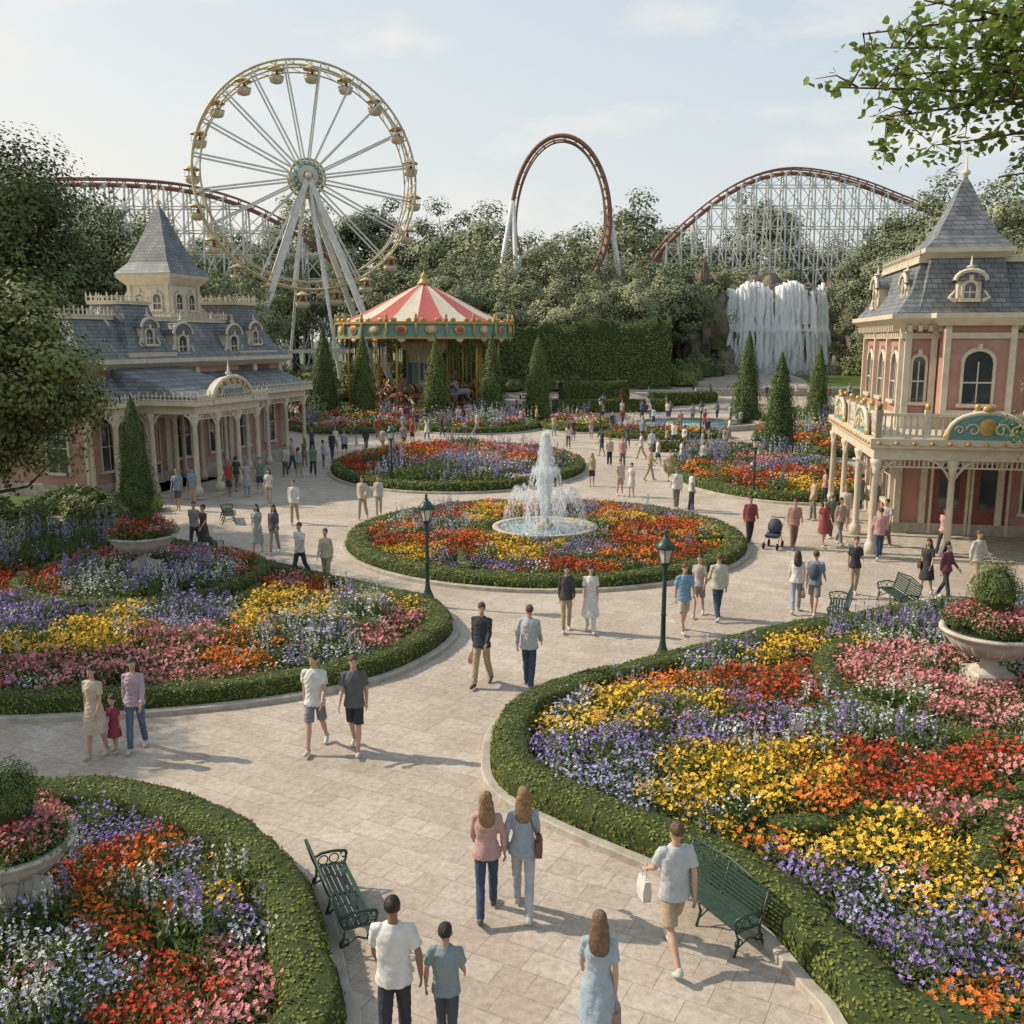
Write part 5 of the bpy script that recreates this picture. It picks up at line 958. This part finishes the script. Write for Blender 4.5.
def right_building():
    ox,oy=14.25,35.0; M0=XF(ox,oy,0,-11); g=group('victorian_corner_house',(ox,oy,0)); mb=MB(); mb.M=M0; L,D=13,8
    box(mb,0,L,0,D,0,8.0,1); box(mb,-.08,L+.08,-.08,D+.08,0,.5,7)
    box(mb,-.1,L+.1,-.1,D+.1,4.0,4.5,0); box(mb,-.14,L+.14,-.14,D+.14,7.25,7.45,0)
    for x in (0.1,.98,3.62,6.2,8.8,L-.1): box(mb,x-.11,x+.11,-.17,0,.5,7.6,0)
    mb.M=M0@XF(0,0,0,-90)
    for u in (-D+.1,-5.2,-2.6,-.12): box(mb,u-.11,u+.11,-.165,0,.5,7.6,0)
    for u in (-6.6,-3.9,-1.3): window(mb,u,5.0,.95,1.35); window(mb,u,1.2,1.1,1.9)
    for u in np.arange(-D,0,.35): box(mb,u,u+.14,-.42,-.1,7.5,7.72,0)
    mb.M=M0
    rloft(mb,[(2.3,-.3,1.15,.6,4.5),(2.3,-.3,1.15,.6,8.0)],1)
    window(mb,2.3,5.0,.95,1.45,True,-.9)
    for x in (1.24,3.36): box(mb,x-.1,x+.1,-1.0,-.9,4.5,7.9,0)
    box(mb,1.15,3.45,-.98,-.9,7.25,7.45,0); box(mb,1.15,3.45,-.98,-.9,4.5,4.75,0)
    window(mb,.53,5.0,.42,1.45)
    for x in (4.9,7.5,10.6): window(mb,x,5.0,1.1,1.5)
    for x in (1.9,3.3):
        box(mb,x-.58,x+.58,-.06,0,.1,2.7,4); box(mb,x-.35,x+.35,-.075,-.06,1.1,2.5,3)
        for s in (-1,1): box(mb,x+s*.63-.05,x+s*.63+.05,-.12,0,.1,2.85,0)
        box(mb,x-.7,x+.7,-.14,0,2.75,2.95,0); box(mb,x-.58,x+.58,-.05,0,3.0,3.6,3)
    for x in (5.0,7.5,10.6): window(mb,x,1.0,1.2,2.1)
    rloft(mb,[(L/2,D/2,L/2+.1,D/2+.1,7.55),(L/2,D/2,L/2+.35,D/2+.35,7.75),(L/2,D/2,L/2+.6,D/2+.6,7.95),(L/2,D/2,L/2+.6,D/2+.6,8.12)],0)
    for x in np.arange(0,L,.35): box(mb,x,x+.14,-.42,-.1,7.5,7.72,0)
    rloft(mb,[(2.3,-.4,1.3,.75,7.7),(2.3,-.4,1.6,1.0,7.96),(2.3,-.4,1.6,1.0,8.13)],0)
    rloft(mb,[(L/2,D/2,L/2+.45,D/2+.45,8.12),(L/2,D/2,L/2-.15,D/2-.15,8.9),(L/2,D/2,L/2-.45,D/2-.45,9.9),(L/2,D/2,L/2-.5,D/2-.5,9.95)],2)
    rloft(mb,[(L/2,D/2,L/2-.35,D/2-.35,9.93),(L/2,D/2,L/2-.35,D/2-.35,10.1)],0)
    for a,b in [((.4,.4),(L-.4,.4)),((.4,.4),(.4,D-.4))]: crest(mb,(*a,10.1),(*b,10.1),.45,.28)
    for x in (5.2,8.4): dormer(mb,x,8.45,1.0,.85,-.1,1.6)
    mb.M=M0@XF(0,0,0,-90)
    dormer(mb,-5.8,8.45,1.0,.85,-.1,1.6)
    mb.M=M0
    tx,ty=1.9,1.2
    rloft(mb,[(tx,ty,1.6,1.6,8.1),(tx,ty,1.38,1.38,9.0),(tx,ty,1.2,1.2,10.1)],2)
    dormer(mb,tx,8.55,.75,.7,ty-1.75,.8); mb.M=M0@XF(tx,ty,0,-90); dormer(mb,0,8.55,.75,.7,-1.75,.8); mb.M=M0
    rloft(mb,[(tx,ty,1.25,1.25,10.05),(tx,ty,1.5,1.5,10.25),(tx,ty,1.5,1.5,10.4)],0)
    rloft(mb,[(tx,ty,1.46,1.46,10.4),(tx,ty,1.0,1.0,10.9),(tx,ty,.55,.55,11.8),(tx,ty,.18,.18,12.7),(tx,ty,.03,.03,13.0)],2); finial(mb,tx,ty,12.85,1.1)
    x0,x1,y0=-1.4,L,-3.9; zf=3.7
    box(mb,x0-.25,x1,y0-.25,0,zf,zf+.3,0); box(mb,x0-.25,0,0,6.5,zf,zf+.3,0)
    box(mb,x0-.1,x1,y0-.08,y0+.1,zf-.4,zf,0); box(mb,x0-.1,x0+.1,y0+.1,6.4,zf-.4,zf,0)
    for i,x in enumerate((x0,1.0,3.9,6.6,9.3,12.0)):
        column(mb,x,y0,.05,zf-.4,.12); brackets(mb,x,y0,zf-.4,.75,0)
    for y in (-.6,2.8,6.2): column(mb,x0,y,.05,zf-.4,.12); brackets(mb,x0,y,zf-.4,0,.75)
    for x in np.arange(x0,x1,.15): box(mb,x-.02,x+.02,y0-.0,y0+.03,zf-.62,zf-.4,0)
    box(mb,x0,x1,y0-.01,y0+.04,zf-.67,zf-.62,0)
    # gold rosettes and garlands along the balcony fascia
    for x in np.arange(x0,x1,.55):
        ell(mb,(x,y0-.27,zf+.15),(.07,.04,.07),6,8,5); tube(mb,[(x+.55*t,y0-.27,zf+.17-.3*t*(1-t)*1.2) for t in (0,.25,.5,.75,1)],.016,4,6)
    for y in np.arange(y0,6.2,.55):
        ell(mb,(x0-.27,y,zf+.15),(.04,.07,.07),6,8,5); tube(mb,[(x0-.27,y+.55*t,zf+.17-.3*t*(1-t)*1.2) for t in (0,.25,.5,.75,1)],.016,4,6)
    bz=zf+.3
    def rail(a,b):
        a=np.array(a,float);b=np.array(b,float); L_=np.linalg.norm(b-a); beam(mb,(*a,bz+.78),(*b,bz+.78),.1,0); beam(mb,(*a,bz+.08),(*b,bz+.08),.08,0)
        n=int(L_/.2)
        for i in range(n+1): p=a+(b-a)*i/n; tube(mb,[(*p,bz+.05),(*p,bz+.3),(*p,bz+.5),(*p,bz+.76)],[.03,.055,.03,.03],5,0)
        for i in range(int(L_/1.5)+1): p=a+(b-a)*min(1,i*1.5/L_); box(mb,p[0]-.09,p[0]+.09,p[1]-.09,p[1]+.09,bz,bz+.95,0); ell(mb,(*p,bz+1.05),(.1,.1,.12),6,8,6)
    rail((x0,y0),(x1,y0)); rail((x0,y0),(x0,6.3))
    def panel(cxx,cyy,deg,wd):
        mb.M=M0@XF(cxx,cyy,0,deg); n=15; V=[(wd*math.cos(a),-.14,bz-.02+.9*math.sin(a)**.7) for a in np.linspace(0.001,math.pi-.001,n)]; V2=[(x,-.05,z) for x,_,z in V]
        mb.add(V+V2,[list(range(n))[::-1]]+[[i,i+1,n+i+1,n+i] for i in range(n-1)],5); tube(mb,[(x,-.13,z) for x,_,z in V],.08,6,0)
        ell(mb,(0,-.15,bz+.42),(.28,.08,.3),6,12,8); ell(mb,(0,-.15,bz+1.0),(.2,.08,.14),6,10,6)
        for s in (-1,1):
            ell(mb,(s*wd,-.12,bz+.1),(.14,.08,.16),6,10,6)
            for r,o in ((.24,.35),(.15,.7)):
                tube(mb,[(s*wd*o+r*(1-t/9)*math.cos(t)*s,-.17,bz+.32+r*(1-t/9)*math.sin(t)) for t in np.linspace(0,7.5,16)],.035,5,0)
        mb.M=M0
    panel(1.9,y0-.05,0,1.2); panel(6.6,y0-.05,0,1.1); panel(x0-.05,-1.6,-90,1.2); panel(x0-.05,3.6,-90,1.1)
    box(mb,x0-.5,x1,y0-.5,0,.005,.09,7)
    mb.obj('walls_roof_veranda',BM,g)
right_building()
print('buildings',time.time()-T0)
# ------------------------------------------------ street furniture
LG=pmat('lamp_glass',(.6,.58,.48),(.5,.48,.4),8,.15)
def lamp():
    mb=MB(); lathe(mb,[(.24,0),(.24,.1),(.18,.16),(.2,.3),(.14,.42),(.09,.55),(.065,.7),(.055,1.3),(.075,1.33),(.05,1.38),(.042,2.35),(.08,2.4),(.05,2.46),(.1,2.56),(.13,2.62)],14,m=0)
    lathe(mb,[(.12,2.62),(.2,2.98),(.001,2.985)],6,m=1,smooth=False)
    for k in range(6):
        a=k*math.pi/3; tube(mb,[(.125*math.cos(a),.125*math.sin(a),2.6),(.205*math.cos(a),.205*math.sin(a),3.0)],.014,4,0)
    lathe(mb,[(.14,2.59),(.14,2.64),(.12,2.64)],12,m=0); lathe(mb,[(.25,2.97),(.26,3.02),(.16,3.12),(.1,3.2),(.06,3.22),(.06,3.27),(.03,3.3),(.045,3.36),(.001,3.46)],12,m=0)
    for a in np.linspace(0,2*math.pi,8,endpoint=False): tube(mb,[(.055*math.cos(a),.055*math.sin(a),.7),(.045*math.cos(a),.045*math.sin(a),2.3)],.008,4,0)
    return mb.mesh('street_lamp',[GREENIRON,LG])
LM=lamp()
for px,py in [(428,607),(662,668),(753,500),(392,487),(600,437),(700,446)]:
    x,y=gp(px,py); inst('street_lamp',LM,(x,y,0),.3,.92)
def bench():
    mb=MB(); L=.9
    for i in range(7): z=.50+i*.062; y=.2+i*.022; box(mb,-L,L,y-.012,y+.012,z,z+.04,0)
    for i in range(6): y=-.24+i*.08; box(mb,-L,L,y-.03,y+.03,.425+.006*abs(i-3),.45+.006*abs(i-3),0)
    def arc(cy,cz,r,a0,a1,n=12,x=0): return [(x,cy+r*math.cos(a),cz+r*math.sin(a)) for a in np.linspace(a0,a1,n)]
    for x in (-L-.02,0,L+.02):
        tube(mb,[(x,-.3,0),(x,-.26,.12),(x,-.22,.26),(x,-.27,.4),(x,-.1,.43),(x,.2,.43),(x,.26,.6),(x,.36,.96)],.024,6,0)
        tube(mb,[(x,.32,0),(x,.25,.15),(x,.2,.3),(x,.2,.43)],.024,6,0); tube(mb,[(x,-.24,.14),(x,0,.26),(x,.24,.14)],.016,5,0)
        if x:
            tube(mb,[(x,-.3,.62),(x,-.1,.66),(x,.1,.66),(x,.26,.6)],.024,6,0); tube(mb,[(x,-.27,.4),(x,-.3,.5),(x,-.3,.62)],.02,6,0)
            tube(mb,arc(-.27,.57,.055,0,5.5,x=x),.014,5,0); tube(mb,arc(-.1,.53,.08,0,6.28,x=x),.012,5,0); tube(mb,arc(.08,.53,.08,0,6.28,x=x),.012,5,0)
            tube(mb,arc(-.22,.22,.07,-1,4,x=x),.012,5,0); tube(mb,arc(.2,.2,.07,-1,4,x=x),.012,5,0)
    tube(mb,[(-L,.34,.95),(-L*.5,.36,.99),(0,.37,1.03),(L*.5,.36,.99),(L,.34,.95)],.022,6,0)
    for i in range(11):
        x=-L+.08+i*.164; tube(mb,[(x+.06*math.cos(a),.345,.94+.045*math.sin(a)) for a in np.linspace(0,6.28,9)],.009,4,0)
    return mb.mesh('park_bench',[GREENIRON])
BN=bench()
def putbench(x,y,face,s=1): inst('park_bench',BN,(x,y,.004),math.radians(face+180),s)
putbench(-2.14,10.9,-66,.8); putbench(2.5,10.85,118,.76)
for px,py,fc in [(838,620,70),(897,608,90),(228,521,-70),(222,562,-60)]:
    bx_,by_=gp(px,py); putbench(bx_,by_,fc,.85)
def urn(x,y,z,s,topper):
    g=group('planter_urn',(x,y,z)); mb=MB()
    rloft(mb,[(0,0,.42,.42,-.3),(0,0,.42,.42,.12),(0,0,.34,.34,.16),(0,0,.34,.34,.3),(0,0,.3,.3,.34)],0)
    lathe(mb,[(.28,.3),(.3,.36),(.16,.42),(.13,.52),(.2,.58),(.42,.64),(.62,.76),(.74,.9),(.76,.98),(.84,1.02),(.84,1.06),(.72,1.06),(.7,.98)],36,m=0)
    lathe(mb,[(.71,1.0),(.001,1.01)],24,m=1)
    for k in range(18): a=k*math.pi/9; tube(mb,[(.3*math.cos(a),.3*math.sin(a),.61),(.52*math.cos(a),.52*math.sin(a),.69),(.71*math.cos(a),.71*math.sin(a),.88)],[.02,.035,.02],5,0)
    o=mb.obj('bowl',[pmat('urn_stone',(.52,.48,.41),(.38,.34,.28),4,.8,.3,25),SOIL],g,(x,y,z)); o.scale=(s,s,s)
    R=random.Random(int(x*10))
    for i in range(46):
        a=R.uniform(0,6.28); r=.66*math.sqrt(R.random())*s; c=R.choice(['rose','rose','pink','red']) ; inst('flowers_'+c,R.choice(CL[c]),(x+r*math.cos(a),y+r*math.sin(a),z+s*1.0+ .36*s*(1-(r/s/.8)**2)-.08),a,.75*s,g)
    if topper=='ball': inst('boxwood',ballm,(x,y,z+1.6*s),0,(.42*s,.42*s,.58*s),g)
    else: inst('boxwood',ballm,(x,y,z+1.45*s),0,(.38,.38,.42),g); inst('cypress',CM[0],(x-.1,y+.1,z+1.6*s),0,(.46,.46,.56),g)
    return g
urn(ux,uy,.38,1.15,'ball'); urn(bx,by,.35,.85,'ball'); urn(lx,ly,.45,1.15,'cone')
def stroller(x,y,rz):
    mb=MB()
    for sx in (-.24,.24):
        for yy in (-.3,.35):
            mb.M=Matrix.Translation((sx,yy,.12))@Matrix.Rotation(math.pi/2,4,'Y'); lathe(mb,[(.12,-.02),(.12,.02),(.05,.025)],14,m=1); mb.M=None
        tube(mb,[(sx,.35,.12),(sx,.05,.5),(sx,-.4,.95),(sx,-.5,1.02)],.014,6,0); tube(mb,[(sx,-.3,.12),(sx,.0,.55)],.014,6,0)
    tube(mb,[(-.24,-.5,1.02),(.24,-.5,1.02)],.018,6,1)
    hexa(mb,[(-.2,-.15,.4),(.2,-.15,.4),(.2,.3,.4),(-.2,.3,.4)],[(-.22,-.25,.55),(.22,-.25,.55),(.22,.35,.5),(-.22,.35,.5)],2)
    ell(mb,(0,-.12,.75),(.25,.28,.3),2,14,8); mb.obj('baby_stroller',[pmat('alu',(.4,.4,.4),metal=.8),RUBBER,pmat('stroller_fabric',(.05,.06,.09))],None,(x,y,.004),rz)
stroller(*gp(773,548),2.6)
for o in LK: RC.objects.link(o)
print('total',time.time()-T0,len(bpy.data.objects))
